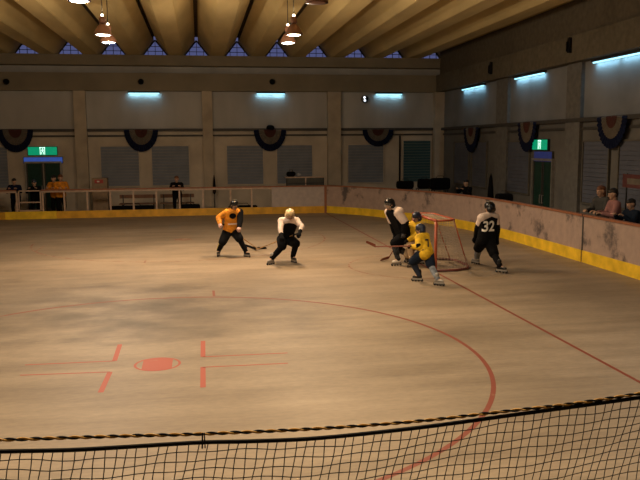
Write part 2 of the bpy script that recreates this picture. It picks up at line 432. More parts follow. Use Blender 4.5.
c = HY(43.5, 160.2, BY); blue_sign((c.x, BY, c.z), Rb, 1.70, .29, M_DBLUE, 'bright blue lit strip sign directly over the far left door')
c = HX(545, 156.5, BX); blue_sign((BX, c.y, c.z), Rr, 1.35, .36, M_DBLUE2, 'dim blue strip sign directly over the right-hand wall door')

# red and cream notice on the right wall
c = HX(643, 182.5, BX-.9)
o = thing('notice_board', 'red-bordered notice with a pale centre behind the spectators at the far right', 'notice board', (BX-.9, c.y, 0))
for yy in (.7, -.7): MB().tube([(0, yy, 0), (0, yy, c.z+.2)], .02).build('leg', M_STEELD, o)
MB().box((-.03, -.85, c.z-.16), (0, .85, c.z+.18)).build('red_panel', mat('red_notice', (.09,.022,.02), .6), o)
MB().box((-.045, -.60, c.z-.07), (-.03, .62, c.z+.08)).build('pale_centre', M_CREAM, o)

# ------------------------------------------------------------------ folded roof
per = 1.845
x_ap = HY(237, 44.5, BY).x
def roof_profile():
    k0 = int((LX - x_ap)/per) - 1; k1 = int((BX - x_ap)/per) + 1
    pts = []
    for k in range(k0, k1+1):
        xa = x_ap + k*per; ap = 7.66
        # bottom flat before the apex
        pts += [(xa-per/2-.30, ZR, 0), (xa-per/2+.30, ZR, 0), (xa-per/2+.30, ZR+.02, 0), (xa-per/2+.32, ZR+.02, 0)]
        pts += [(xa-.07, ap, 1), (xa-.07, ap+.22, 1), (xa+.07, ap+.22, 1), (xa+.07, ap, 0)]
        pts += [(xa+per/2-.32, ZR+.02, 0), (xa+per/2-.30, ZR+.02, 0)]
    return pts
pf = roof_profile()
pf = [p for p in pf if LX-.2 <= p[0] <= BX+.1]
pf = [(LX-.3, pf[0][1], 0)] + pf + [(BX+.3, pf[-1][1], 0)]
r = MB(); vs = []; 
for (x, z, mi) in pf: vs += [(x, FY-.3, z), (x, BY+.35, z), (x, BY+.35, z+.14), (x, FY-.3, z+.14)]
r.v = vs
for i in range(len(pf)-1):
    a = 4*i; b = a+4; mi = pf[i][2]
    for q in ((a, b, b+1, a+1), (a+1, b+1, b+2, a+2), (a+2, b+2, b+3, a+3), (a+3, b+3, b, a)):
        r.f.append(q); r.mi.append(mi if q[0] == a else 0)
n_ = len(vs)-4; r.f.append((0,1,2,3)); r.mi.append(0); r.f.append((n_+3,n_+2,n_+1,n_)); r.mi.append(0)
ce = r.build('ceiling', [M_CEIL, M_SLOT]); ce['kind'] = 'structure'
def roof_z(x):
    for i in range(len(pf)-1):
        if pf[i][0] <= x < pf[i+1][0]: return pf[i][1] + (pf[i+1][1]-pf[i][1])*(x-pf[i][0])/(pf[i+1][0]-pf[i][0])
    return ZR
# triangular windows between the folds
sp_ = per/2 - .34
for k in range(int((LX - x_ap)/per)+1, int((BX - x_ap)/per)+1):
    xa = x_ap + k*per
    if xa - sp_ < -11.2 or xa + sp_ > BX: 
        # beyond the frame on the left: plain infill of the same wall
        if xa + sp_ < BX:
            struct('trim_%d' % (tn[0]+1), MB().add([(xa-sp_, BY, ZR), (xa+sp_, BY, ZR), (xa, BY, 7.9), (xa-sp_, BY+.2, ZR), (xa+sp_, BY+.2, ZR), (xa, BY+.2, 7.9)], [(0,1,2),(3,5,4),(0,3,4,1),(1,4,5,2),(2,5,3,0)]), M_WALLUP); tn[0] += 1
        continue
    wn[0] += 1
    o = thing('window_%d' % wn[0], None, None, (xa, BY+.1, ZR)); o['kind'] = 'structure'
    fr = MB()
    hgt = .70
    w_ = sp_
    fr.box((-w_, -.03, 0), (w_, .03, .05))
    fr.tube([(-w_, 0, .02), (0, 0, hgt+.04)], .032, 4).tube([(w_, 0, .02), (0, 0, hgt+.04)], .032, 4)
    fr.box((-w_*.66, -.02, .23), (w_*.66, .02, .255)).box((-w_*.36, -.02, .44), (w_*.36, .02, .465))
    for x in (-.32, 0, .32): fr.box((x-.012, -.02, 0), (x+.012, .02, hgt*(1-abs(x)/w_)))
    fr.build('window_frame', M_FRAME, o)
    MB().add([(-w_, -.004, .03), (w_, -.004, .03), (0, -.004, hgt+.04), (-w_, .004, .03), (w_, .004, .03), (0, .004, hgt+.04)], [(0,1,2),(3,5,4),(0,3,4,1),(1,4,5,2),(2,5,3,0)]).build('pane', M_GLASS, o)

# ------------------------------------------------------------------ rink boards
def prism_path(mb, pts, off0, off1, z0, z1):
    """wall following pts; offset outward (left normal = away from the rink)"""
    n = len(pts); vs = []
    for i, p in enumerate(pts):
        d = (V(pts[min(i+1, n-1)]) - V(pts[max(i-1, 0)])).normalized(); nn = V((-d.y, d.x))
        for o_, z in ((off0, z0), (off1, z0), (off1, z1), (off0, z1)):
            vs.append((p[0]+nn.x*o_, p[1]+nn.y*o_, z))
    fs = []
    for i in range(n-1):
        a = 4*i
        for k in range(4): fs.append((a+k, a+(k+1) % 4, a+4+(k+1) % 4, a+4+k))
    fs.append((3,2,1,0)); fs.append(tuple(4*(n-1)+k for k in range(4)))
    mb.add(vs, fs); return mb
def spline(P, m=8):
    out = []
    for i in range(len(P)-1):
        p0 = V(P[max(i-1,0)]); p1 = V(P[i]); p2 = V(P[i+1]); p3 = V(P[min(i+2,len(P)-1)])
        for k in range(m):
            t = k/m
            out.append(0.5*((2*p1)+(p2-p0)*t+(2*p0-5*p1+4*p2-p3)*t*t+(3*p1-p0-3*p2+p3)*t**3))
    out.append(V(P[-1])); return out
def board(name, label, pts, m, kick, z1=BH, cap=M_CAP, group=None):
    c0 = pts[len(pts)//2]; o = thing(name, label, 'rink boards', (c0[0], c0[1], 0), group)
    org = (c0[0], c0[1], 0)
    def part(nm, a, b, za, zb, mm):
        q = prism_path(MB(), pts, a, b, za, zb).build(nm, mm, o, origin=org); q.location = (0,0,0); return q
    part('panel', 0, .06, 0.0, z1-.03, m)
    part('kick_plate', -.02, 0, 0, .30, kick)
    part('top_cap', -.03, .09, z1-.03, z1+.02, cap)
    return o
# path runs along the back wall to the right, round the corner and towards the camera; outside is on its left, so offsets out are negative here
xs = lambda px: HY(px, 214, RY).x
xr0 = xs(272); xr1 = xs(325.5)
prail_x0 = -12.0
board('white_board', 'plain whitish solid board panel between the open railing and the red post', [(xr0, RY), (xr1-.05, RY)], M_WHITEB, M_KICKO)
o = thing('board_post', 'slim red-brown post where the whitish panel meets the curved boards', 'post', (xr1, RY, 0))
MB().box((-.05, -.03, 0), (.05, .12, BH+.02)).build('post', M_CAP, o)
corner = spline([(xr1+.05, RY), (5.9, 31.2), (6.75, 30.1), (7.45, 28.8), (8.25, 27.1), (8.9, 25.2), (9.2, 23.5), (9.36, 21.8), (9.40, 20.4)], 6)
board('board_curve', 'curved corner section of scuffed pinkish boards over a yellow kick plate', corner, M_BOARD, M_KICK)
jy = G(580, 262).y
o1 = board('board_straight', 'straight run of scuffed pinkish boards behind the goal up to the dark joint', [(9.40, 20.4), (RX, jy+.03)], M_BOARD, M_KICK)
o2 = board('board_straight', 'nearest straight boards on the far right, past the dark joint', [(RX, jy-.03), (RX, 9.0)], M_BOARD, M_KICK)
o = thing('joint_strip', 'dark vertical joint strip between two straight board sections at right', 'strip', (RX, jy, 0))
MB().box((-.012, -.028, .3), (.05, .028, BH+.02)).build('strip', M_FRAME, o)

# open railing on the back side
o = thing('railing', 'cream open railing on an orange-yellow kick plate along the back of the rink', 'railing', (xr0-4, RY, 0))
def part_w(nm, mb, m, par):
    q = mb.build(nm, m, par, origin=tuple(par.location)); q.location = (0,0,0); return q
g0, g1 = xs(19), xs(42)
part_w('kick_plate', MB().box((xs(57), RY, 0), (xr0, RY+.06, .30)), M_KICKO, o)
part_w('kick_plate', MB().box((prail_x0, RY, 0), (xs(5), RY+.06, .30)), M_KICKO, o)
part_w('top_rail', MB().box((g1, RY, BH-.10), (xr0, RY+.07, BH-.03)), M_RAIL, o)
part_w('top_rail', MB().box((prail_x0, RY, BH-.10), (g0-.06, RY+.07, BH-.03)), M_RAIL, o)
part_w('rail_cap', MB().box((g1, RY-.02, BH-.03), (xr0, RY+.09, BH+.02)), M_CAP, o)
part_w('rail_cap', MB().box((prail_x0, RY-.02, BH-.03), (g0-.06, RY+.09, BH+.02)), M_CAP, o)
for px in (-52, -28, -5, 17.5, 43.5, 65, 88, 111, 134, 157, 180, 203.5, 231, 252):
    x = xs(px)
    part_w('post', MB().box((x-.035, RY+.005, .305), (x+.035, RY+.055, BH-.105)), M_RAIL, o)
o = thing('rink_gate', 'narrow framed gate with a middle bar set in the back railing', 'gate', ((g0+g1)/2, RY, 0))
part_w('frame', MB().box((g0, RY, .33), (g0+.05, RY+.05, BH)).box((g1-.05, RY, .32), (g1, RY+.05, BH)).box((g0, RY, BH-.05), (g1, RY+.05, BH)).box((g0, RY, .32), (g1, RY+.05, .37)), M_RAIL, o)
part_w('middle_bar', MB().box((g0+.05, RY+.005, .66), (g1-.05, RY+.045, .71)), M_RAIL, o)
part_w('kick_plate', MB().box((xs(5)+.01, RY-.03, 0), (xs(57)-.01, RY+.05, .31)), M_KICK, o)

# near-side boards just below the frame carry the net
o = board('board_near', 'near side boards just under the spectator net', [(9.0, 3.08), (-9.0, 3.08)], M_BOARD, M_KICK, z1=1.05)

# ------------------------------------------------------------------ spectator net and rope
NY = 3.00
cordpx = [(-90,453.5), (0,451.5), (70,450), (125,447), (200,442.5), (250,441.3), (320,438), (420,427.5), (520,414), (640,397.5), (760,379)]
ropepx = [(-90,443.5), (0,440), (125,436), (200,434), (320,428.5), (420,421), (495,412.5), (570,404), (640,393.5), (760,374)]
cord = [HY(x, y, NY) for x, y in cordpx]; rope = [HY(x, y, NY) for x, y in ropepx]
cs = spline(cord, 8)
def ztop(x):
    for i in range(len(cs)-1):
        if cs[i].x <= x <= cs[i+1].x: return cs[i].z + (cs[i+1].z-cs[i].z)*(x-cs[i].x)/(cs[i+1].x-cs[i].x)
    return cs[0].z if x < cs[0].x else cs[-1].z
o = thing('safety_net', 'black square-mesh safety net hanging across the bottom of the view', 'net', (0, NY, 0))
part_w('top_cord', MB().tube(cs, .0095, 8), M_CORD, o)
nm = MB(); step = .0415; x0 = cord[0].x; x1 = cord[-1].x; zb = .62
nrow = 17
def npt(i, j):      # knot of column i, row j
    s = j*.0405
    x = x0 + i*step - .17*s + .004*math.sin(i*1.7+j*.9)
    return V((x, NY + .012*math.sin(i*.23+j*.35), ztop(x) - s - .004*math.sin(i*.9+j*1.3)))
ncol = int((x1-x0)/step)
for i in range(1, ncol): nm.tube([npt(i, j) for j in range(nrow)], .0022, 4)
for j in range(1, nrow): nm.tube([npt(i, j) for i in range(1, ncol)], .0022, 4)
nmo = part_w('mesh', nm, M_CORD, o); nmo['kind'] = 'stuff'
tg = MB()
tx = HY(202, 438, NY)
tg.tube([(tx.x, NY-.014, ztop(tx.x)-.02), (tx.x+.003, NY-.014, HY(202, 434, NY).z+.01)], .004, 6)
tg.tube([(tx.x+.012, NY-.014, ztop(tx.x)-.02), (tx.x+.010, NY-.014, HY(202, 434, NY).z+.01)], .003, 6)
part_w('tie', tg, M_CORD, o)
# twisted rope: two strands
rs = spline(rope, 30)
rp = thing('twisted_rope', 'thin twisted yellow and black rope strung just above the safety net', 'rope', (0, NY, 0))
L_ = 0; dist = [0]
for i in range(1, len(rs)): dist.append(dist[-1] + (rs[i]-rs[i-1]).length)
for ph, nm_, mm in ((0, 'yellow_strand', mat('rope_yellow', (.75,.42,.10), .8)), (PI, 'black_strand', M_CORD)):
    fine = []
    total = dist[-1]; k = 0; N_ = int(total/.010)
    for i in range(N_):
        dd = total*i/(N_-1)
        while k < len(dist)-2 and dist[k+1] < dd: k += 1
        t_ = (dd-dist[k])/(dist[k+1]-dist[k]); p = rs[k].lerp(rs[k+1], t_)
        an = dd*2*PI/.10 + ph
        fine.append(p + V((0, math.cos(an)*.0042, math.sin(an)*.0042)))
    part_w(nm_, MB().tube(fine, .0042, 6), mm, rp)

# ------------------------------------------------------------------ goal
o = thing('hockey_goal', 'red-framed hockey goal with a pale net on the goal line', 'hockey goal', (gx, 17.35, 0))
gn = G(436, 272); y0 = gn.y - 17.35; y1 = y0 + 1.83; gz = 1.20
frame_r = .035
part = lambda nm, mb, m: mb.build(nm, m, o, smooth=True)
part('post', MB().tube([(0, y0, 0), (0, y0, gz)], frame_r, 12), M_GOALR)
part('post', MB().tube([(0, y1, 0), (0, y1, gz)], frame_r, 12), M_GOALR)
part('crossbar', MB().tube([(0, y0-.03, gz), (0, y1+.03, gz)], frame_r, 12), M_GOALR)
top_in = [(0, y0, gz), (.35, y0+.03, gz), (.48, y0+.12, gz), (.50, y0+.3, gz), (.50, y1-.3, gz), (.48, y1-.12, gz), (.35, y1-.03, gz), (0, y1, gz)]
part('top_frame', MB().tube(top_in, .025, 8), M_GOALR)
base_in = [(0, y0, .03), (.50, y0+.0, .03), (.85, y0+.18, .03), (1.0, y0+.45, .03), (1.0, y1-.45, .03), (.85, y1-.18, .03), (.50, y1, .03), (0, y1, .03)]
part('base_frame', MB().tube(base_in, .03, 8), mat('dark_red_frame', (.12,.03,.025), .5))
part('back_brace', MB().tube([(.48, y0+.15, gz), (.90, y0+.28, .03)], .014, 8), M_GOALR); part('back_brace', MB().tube([(.48, y1-.15, gz), (.90, y1-.28, .03)], .014, 8), M_GOALR)
gt = spline([V(p) for p in top_in], 5); gb = spline([V(p) for p in base_in], 5)
nt_ = MB()
def resample(P, n):
    d = [0]
    for i in range(1, len(P)): d.append(d[-1]+(P[i]-P[i-1]).length)
    out = []; k = 0
    for i in range(n):
        t = d[-1]*i/(n-1)
        while k < len(d)-2 and d[k+1] < t: k += 1
        out.append(P[k].lerp(P[k+1], (t-d[k])/max(1e-9, d[k+1]-d[k])))
    return out
NC = 44; gt = resample(gt, NC); gb = resample(gb, NC)
for i in range(NC): nt_.tube([gt[i], gb[i]], .0035, 4)
for j in range(1, 16):
    t = j/16; nt_.tube([gt[i].lerp(gb[i], t) for i in range(NC)], .0035, 4)
for i in range(1, 7): nt_.tube([(.5*i/7, y0, gz), (.5*i/7, y1, gz)], .0035, 4)
for i in range(1, 18): yy = y0+(y1-y0)*i/18; nt_.tube([(0, yy, gz), (.5, yy, gz)], .0035, 4)
q = nt_.build('net', M_GNET, o); q['kind'] = 'stuff'

# ------------------------------------------------------------------ figures
ICO = {}
def ico(sub):
    if sub not in ICO:
        b = bmesh.new(); bmesh.ops.create_icosphere(b, subdivisions=sub, radius=1.0)
        ICO[sub] = [v.co.copy() for v in b.verts]; b.free()
    return ICO[sub]
def hull_into(vs, fs, balls, sub=2):
    b = bmesh.new()
    for ball in balls:
        p = V(ball[0]); r = ball[1]
        if not isinstance(r, (tuple, list)): r = (r, r, r)
        M = ball[2] if len(ball) > 2 else None
        for c in ico(sub):
            q = V((c.x*r[0], c.y*r[1], c.z*r[2]))
            if M is not None: q = M @ q
            b.verts.new(p + q)
    res = bmesh.ops.convex_hull(b, input=b.verts[:])
    bmesh.ops.delete(b, geom=list({g for g in res['geom_interior'] + res['geom_unused'] if isinstance(g, bmesh.types.BMVert)}), context='VERTS')
    b.verts.index_update(); o = len(vs)
    vs += [v.co.copy() for v in b.verts]; fs += [[v.index + o for v in f_.verts] for f_ in b.faces]
    b.free()
def blob(name, hulls, m, parent, voxel=.012, smooth=4, factor=.5):
    """one continuous surface grown over rounded volumes"""
    vs = []; fs = []
    for h_ in hulls: hull_into(vs, fs, h_)
    me = bpy.data.meshes.new(name); me.from_pydata(vs, [], fs)
    o = bpy.data.objects.new(name, me); col.objects.link(o)
    r = o.modifiers.new('r', 'REMESH'); r.mode = 'VOXEL'; r.voxel_size = voxel
    s_ = o.modifiers.new('s', 'SMOOTH'); s_.factor = factor; s_.iterations = smooth
    bpy.context.view_layer.update()
    dg = bpy.context.evaluated_depsgraph_get()
    me2 = bpy.data.meshes.new_from_object(o.evaluated_get(dg)); me2.name = name
    o.modifiers.clear(); o.data = me2; bpy.data.meshes.remove(me)
    me2.materials.clear(); me2.materials.append(m)
    me2.polygons.foreach_set('use_smooth', [True]*len(me2.polygons))
    if parent is not None: o.parent = parent
    return o
def ik(a, b, l1, l2, hint):
    d = b - a; L = d.length
    if L > (l1+l2)*.995: b = a + d.normalized()*(l1+l2)*.995; d = b-a; L = d.length
    u = d.normalized(); x = (l1*l1 - l2*l2 + L*L)/(2*L); y = math.sqrt(max(0, l1*l1 - x*x))
    hh = hint - u*hint.dot(u); hh = hh.normalized() if hh.length > 1e-6 else V((0,0,1))
    return a + u*x + hh*y, b
def figure(kind, label, cat, root, h, pelvis, head, face, facing, hands, feet, sty, knee=None, elbow=None, group=None, footdir=None, headtilt=0.0, shoulder_tw=0.0, armed=True):
    """root, pelvis, head, hands, feet in world metres; facing = chest direction, face = look direction"""
    root = V(root); P = V(pelvis) - root; Hc = V(head) - root
    o = thing(kind, label, cat, root, group)
    facing = V(facing); facing.z = 0; facing.normalize(); face = V(face).normalized()
    U = (Hc - P).normalized(); tl = .30*h
    N = Hc - U*.098*h
    R = facing.cross(V((0,0,1))).normalized()          # the figure's own right
    F = U.cross(R).normalized() * -1
    if F.dot(facing) < 0: F = -F
    Rs = (Matrix.Rotation(shoulder_tw, 3, U) @ R).normalized()
    sh = {s: N - U*.035*h + Rs*(s*.112*h) for s in (-1, 1)}
    hp = {s: P + R*(s*.055*h) - U*.01*h for s in (-1, 1)}
    bulk = sty.get('bulk', 1.0)
    J = {}
    for s in (-1, 1):
        ft = V(feet[0 if s < 0 else 1]) - root
        sole = sty.get('sole', .0)
        ank = ft + V((0, 0, .045*h + sole))
        kh = V(knee[0 if s < 0 else 1]) if knee else facing*1.0 + R*(s*.25)
        kn, ank = ik(hp[s], ank, .245*h, .235*h, kh)
        fd = V(footdir[0 if s < 0 else 1]).normalized() if footdir else (facing + R*s*.2).normalized()
        eh = V(elbow[0 if s < 0 else 1]) if elbow else -facing*.6 - V((0,0,1))*.7 + R*s*.5
        wr0 = V(hands[0 if s < 0 else 1]) - root
        el, wr = ik(sh[s], wr0, .165*h, .150*h, eh)
        J[s] = dict(kn=kn, ank=ank, fd=fd, el=el, wr=wr, fa=(wr-el).normalized())
    k = h
    # ---- body: one continuous surface
    fM = Matrix((face.cross(V((0,0,1))).normalized(), face, V((0,0,1)))).transposed()
    fR = fM @ V((1,0,0)); fU = fR.cross(face).normalized()
    B = []
    B.append([(Hc + fU*.012*k - face*.008*k, .058*k), (Hc + fU*.004*k + face*.012*k, .050*k), (Hc - fU*.048*k + face*.028*k, .030*k)])
    B.append([(Hc - fU*.002*k + face*.058*k, .008*k), (Hc - fU*.020*k + face*.068*k, .010*k)])                    # nose
    B.append([(Hc + fU*.014*k + face*.048*k - fR*.022*k, .010*k), (Hc + fU*.014*k + face*.048*k + fR*.022*k, .010*k)])  # brow
    for s in (-1, 1): B.append([(Hc - fU*.004*k + fR*s*.056*k, (.006*k, .012*k, .018*k), fM)])                        # ears
    B.append([(N - U*.01*k, .036*k), (Hc - fU*.04*k - face*.012*k, .033*k)])
    B.append([(sh[-1]*.8+N*.2 - U*.01*k, .042*k), (sh[1]*.8+N*.2 - U*.01*k, .042*k), (N - U*.02*k, .04*k), (P + U*.16*k + R*.055*k, .052*k), (P + U*.16*k - R*.055*k, .052*k)])
    B.append([(P + U*.15*k + R*.045*k, .052*k), (P + U*.15*k - R*.045*k, .052*k), (P + R*.045*k, .058*k), (P - R*.045*k, .058*k)])
    for s in (-1, 1):
        j = J[s]
        B.append([(hp[s] - U*.01*k, .058*k), (hp[s].lerp(j['kn'], .45), .046*k)]); B.append([(hp[s].lerp(j['kn'], .45), .046*k), (j['kn'], .034*k)])
        B.append([(j['kn'], .034*k), (j['kn'].lerp(j['ank'], .35) - j['fd']*.006*k, .034*k)]); B.append([(j['kn'].lerp(j['ank'], .35) - j['fd']*.006*k, .034*k), (j['ank'], .022*k)])
        B.append([(j['ank'] - j['fd']*.02*k - V((0,0,.022*k)), .020*k), (j['ank'] + j['fd']*.075*k - V((0,0,.028*k)), .015*k), (j['ank'], .024*k)])
        B.append([(sh[s], .034*k), (j['el'], .025*k)]); B.append([(j['el'], .025*k), (j['wr'], .017*k)])
    # hands: palm, four unequal bent fingers and a thumb
    hf = {}
    for s in (-1, 1):
        j = J[s]; d = j['fa']; hd = sty.get('handdir')
        if hd: d = (V(hd[0 if s < 0 else 1])).normalized()
        pn = V((0,0,-1)) - d*V((0,0,-1)).dot(d)
        if pn.length < .2: pn = -R*s - d*(-R*s).dot(d)
        pn.normalize(); sd = d.cross(pn).normalized()
        if sd.dot(-R*s) < 0: sd = -sd          # thumb side points to the body
        pc = j['wr'] + d*.028*k; chains = []
        palm = [(j['wr'], .015*k), (pc + sd*.016*k + d*.018*k, .0095*k), (pc - sd*.016*k + d*.018*k, .0095*k), (pc, .013*k)]
        for q, (off, ln) in enumerate(((.0185, .95), (.0065, 1.06), (-.0065, 1.0), (-.0185, .80))):
            a = pc + sd*off*k + d*.02*k; cu = .55
            b = a + (d*math.cos(cu) + pn*math.sin(cu))*.023*k*ln
            c_ = b + (d*math.cos(cu*2.6) + pn*math.sin(cu*2.6))*.018*k*ln
            chains.append([(a, .0058*k), (b, .0053*k)]); chains.append([(b, .0053*k), (c_, .0046*k)])
        a = pc + sd*.014*k - d*.008*k; b = a + (sd*.7 + d*.6 + pn*.3).normalized()*.024*k; c_ = b + (d*.7 + pn*.6 - sd*.1).normalized()*.018*k
        chains.append([(a, .0075*k), (b, .0062*k)]); chains.append([(b, .0062*k), (c_, .0052*k)])
        hf[s] = (palm, chains, d, pn, sd, pc)
        B.append(palm); B += chains
    body = blob('body', B, M_SKIN, o, voxel=.0085, smooth=3, factor=.4)
    for s in (-1, 1):
        MB().lathe([(.002*k,-.004*k),(.0052*k,0),(.002*k,.004*k)], Hc + fU*.004*k + face*.060*k + fR*s*.022*k, 8, fM @ Matrix.Rotation(PI/2, 3, 'X')).build('eye', M_HAIR, o)
    MB().tube([Hc - fU*.040*k + face*.062*k - fR*.016*k, Hc - fU*.042*k + face*.065*k, Hc - fU*.040*k + face*.062*k + fR*.016*k], .003*k, 6).build('mouth', M_MAROON, o)
    # ---- clothes
    pad = sty.get('pad', .012)
    top_m = sty['top']; tb = []
    w = pad*k
    tb.append([(sh[-1]*.85+N*.15 - U*.012*k, .046*k+w), (sh[1]*.85+N*.15 - U*.012*k, .046*k+w), (N - U*.022*k, .038*k+w), (P + U*.14*k + R*.052*k, .056*k+w), (P + U*.14*k - R*.052*k, .056*k+w)])
    hem = sty.get('hem', .0)
    tb.append([(P + U*.14*k + R*.050*k, .056*k+w), (P + U*.14*k - R*.050*k, .056*k+w), (P + U*hem*k + R*.050*k, .066*k+w*1.3), (P + U*hem*k - R*.050*k, .066*k+w*1.3)])
    sl = []
    for s in (-1, 1):
        j = J[s]; wend = j['el'].lerp(j['wr'], sty.get('sleeve', .92))
        sl.append([(sh[s], .042*k+w), (j['el'], .030*k+w)]); sl.append([(j['el'], .030*k+w), (wend, .023*k+w*.7)])
    smt = sty.get('sleevemat')
    if smt is None: top = blob('jersey' if cat == 'hockey player' else 'jacket', tb+sl, top_m, o)
    else:
        top = blob('jersey', tb, top_m, o)
        for s in (-1, 1): blob('sleeve', sl[(0 if s < 0 else 2):(2 if s < 0 else 4)], smt[0 if s < 0 else 1] if isinstance(smt, (list, tuple)) else smt, o)
    yk = sty.get('yoke'); yo = F*sty.get('yokeback', 0)*k
    if yk: blob('shoulder_yoke', [[(sh[-1] - yo, .050*k+w), (N - U*.014*k - yo, .044*k+w)], [(sh[1] - yo, .050*k+w), (N - U*.014*k - yo, .044*k+w)]] + ([[(N - U*.03*k - yo*1.1, .05*k+w), (P + U*.13*k - yo*1.2, .05*k+w)]] if yo.length else []) + ([[(sh[s], .045*k+w), (sh[s].lerp(J[s]['el'], sty.get('yokelen', .5)), .038*k+w)] for s in (-1, 1)]), yk, o)
    pw = sty.get('pantpad', .014)*k; pb = [[(P + U*.05*k + R*.045*k, .056*k+w*.6), (P + U*.05*k - R*.045*k, .056*k+w*.6), (hp[1] - U*.02*k, .060*k+pw*.7), (hp[-1] - U*.02*k, .060*k+pw*.7)]]
    pe = sty.get('pantend', 1.0)
    for s in (-1, 1):
        j = J[s]; kn = hp[s].lerp(j['kn'], min(pe, 1.0))
        pb.append([(hp[s] - U*.015*k, .060*k+pw), (kn, .038*k+pw*1.1)])
        if pe > 1.0: pb.append([(j['kn'], .038*k+pw), (j['kn'].lerp(j['ank'], pe-1.0), .030*k+pw*.9)])
    blob('trousers', pb, sty['pants'], o)
    if sty.get('sock'):
        for s in (-1, 1):
            j = J[s]; sm = sty['sock']; sm = sm[0 if s < 0 else 1] if isinstance(sm, (list, tuple)) else sm
            a = hp[s].lerp(j['kn'], .92)
            blob('shin_guard', [[(a, .044*k), (j['kn'], .050*k), (j['kn'].lerp(j['ank'], .45), .047*k)], [(j['kn'].lerp(j['ank'], .45), .047*k), (j['ank'] + V((0,0,.006*k)), .038*k)]], sm, o)
            if sty.get('stripe') == s:
                sidev = R*s*.045*k
                blob('side_stripe', [[(hp[s].lerp(j['kn'], .55) + sidev*1.35, .014*k), (j['kn'] + sidev*1.05, .014*k)], [(j['kn'] + sidev*1.05, .014*k), (j['ank'] + sidev*.8 + V((0,0,.03*k)), .012*k)]], M_PALEY, o)
    # feet
    for s in (-1, 1):
        j = J[s]; a = j['ank']; fd = j['fd']; sm = sty.get('shoe', M_BLACKP); sm = sm[0 if s < 0 else 1] if isinstance(sm, (list, tuple)) else sm
        z = V((0,0,1)); fdh = fd
        sho = blob('skate' if sty.get('skate') else 'shoe', [[(a - fd*.022*k - z*.022*k, .026*k), (a + fd*.030*k - z*.024*k, .025*k), (a + fd*.080*k - z*.028*k, .019*k)], [(a - fd*.012*k - z*.02*k, .028*k), (a + z*(.062*k if sty.get('skate') else .01*k) - fd*.005*k, .031*k)]], sm, o, voxel=.009)
        if sty.get('skate'):
            base = a - z*(.045*k + .004)
            sdv = fd.cross(z).normalized()
            mb = MB()
            for sg in (-1, 1):
                q0 = base - fd*.045*k + sdv*.014*sg; q1 = base + fd*.10*k + sdv*.014*sg
                mb.add([q0 - z*.035, q1 - z*.035, q1 + z*.012, q0 + z*.012, q0 - z*.035 + sdv*.003*sg, q1 - z*.035 + sdv*.003*sg, q1 + z*.012 + sdv*.003*sg, q0 + z*.012 + sdv*.003*sg], [(0,1,2,3),(7,6,5,4),(0,4,5,1),(1,5,6,2),(2,6,7,3),(3,7,4,0)])
            mb.build('wheel_frame', M_STEEL, sho)
            for i in range(4):
                c_ = base + fd*(-.04*k + .045*k*i) - z*(sty['sole'] - .036 - .0)
                c_.z = max(.034, base.z - .042)
                RM = Matrix((fd, z, sdv)).transposed()
                MB().lathe([(.006,-.012),(.030,-.010),(.034,0),(.030,.010),(.006,.012)], c_, 14, RM).build('wheel', sty.get('wheelmat', M_STEELD), sho, smooth=True)
    # gloves
    if sty.get('glove'):
        for s in (-1, 1):
            gm = sty['glove']; gm = gm[0 if s < 0 else 1] if isinstance(gm, (list, tuple)) else gm
            palm, chains, d, pn, sd, pc = hf[s]; j = J[s]
            gl = [[(j['wr'] - d*.050*k, .033*k), (j['wr'], .026*k)], [(p_, r_ + .013*k) for p_, r_ in palm]]
            gl += [[(p_, r_ + .0045*k) for p_, r_ in c_] for c_ in chains]
            blob('glove', gl, gm, o, voxel=.0075, smooth=2)
            cf = sty.get('cuff')
            if cf: blob('glove_cuff', [[(j['wr'] - d*.062*k, .034*k), (j['wr'] - d*.045*k, .036*k)]], cf, o)
    # head gear or hair
    if sty.get('helmet'):
        q = blob('helmet', [[(Hc + fU*.022*k - face*.014*k, .070*k), (Hc + fU*.030*k + face*.014*k, .060*k)], [(Hc - face*.030*k - fU*.020*k - fR*.030*k, .045*k), (Hc - face*.030*k - fU*.020*k + fR*.030*k, .045*k), (Hc + fU*.02*k - face*.02*k, .06*k)],
              [(Hc + fU*.052*k + face*.055*k - fR*.03*k, .010*k), (Hc + fU*.052*k + face*.055*k + fR*.03*k, .010*k), (Hc + fU*.055*k, .03*k)]], sty['helmet'], o, voxel=.009)
        cg = MB()
        def cp(u, w_, r=.078): return Hc + (fR*math.sin(u)*math.cos(w_) + face*math.cos(u)*math.cos(w_) + fU*math.sin(w_))*r*k
        for w_ in (-.62, -.38, -.14, .10, .32): cg.tube([cp(u/10*1.15, w_) for u in range(-10, 11, 2)], .0026, 5)
        for u in (-.9, -.55, -.2, .2, .55, .9): cg.tube([cp(u, w_/10) for w_ in range(-7, 5, 2)], .0026, 5)
        cg.build('face_cage', sty.get('cage', M_STEELD), o if False else q)
        vh = [MB().lathe([(.004*k,0),(.012*k,0),(.012*k,.003*k)], Hc + fU*.088*k - face*.0*k + fR*s_*.025*k, 10) for s_ in (-1, 1)]
        for v_ in vh: v_.build('vent', sty.get('vent', M_WHITEP), q)
    else:
        hb = [[(Hc + fU*.026*k - face*.016*k, .060*k), (Hc + fU*.034*k + face*.018*k, .044*k)], [(Hc - face*.028*k - fU*.015*k, .044*k), (Hc + fU*.02*k - face*.02*k, .056*k)]]
        if sty.get('longhair'): hb.append([(Hc - face*.035*k - fU*.02*k, .045*k), (Hc - face*.04*k - fU*.10*k, .035*k)])
        blob('hair', hb, sty.get('hair', M_HAIR), o, voxel=.009)
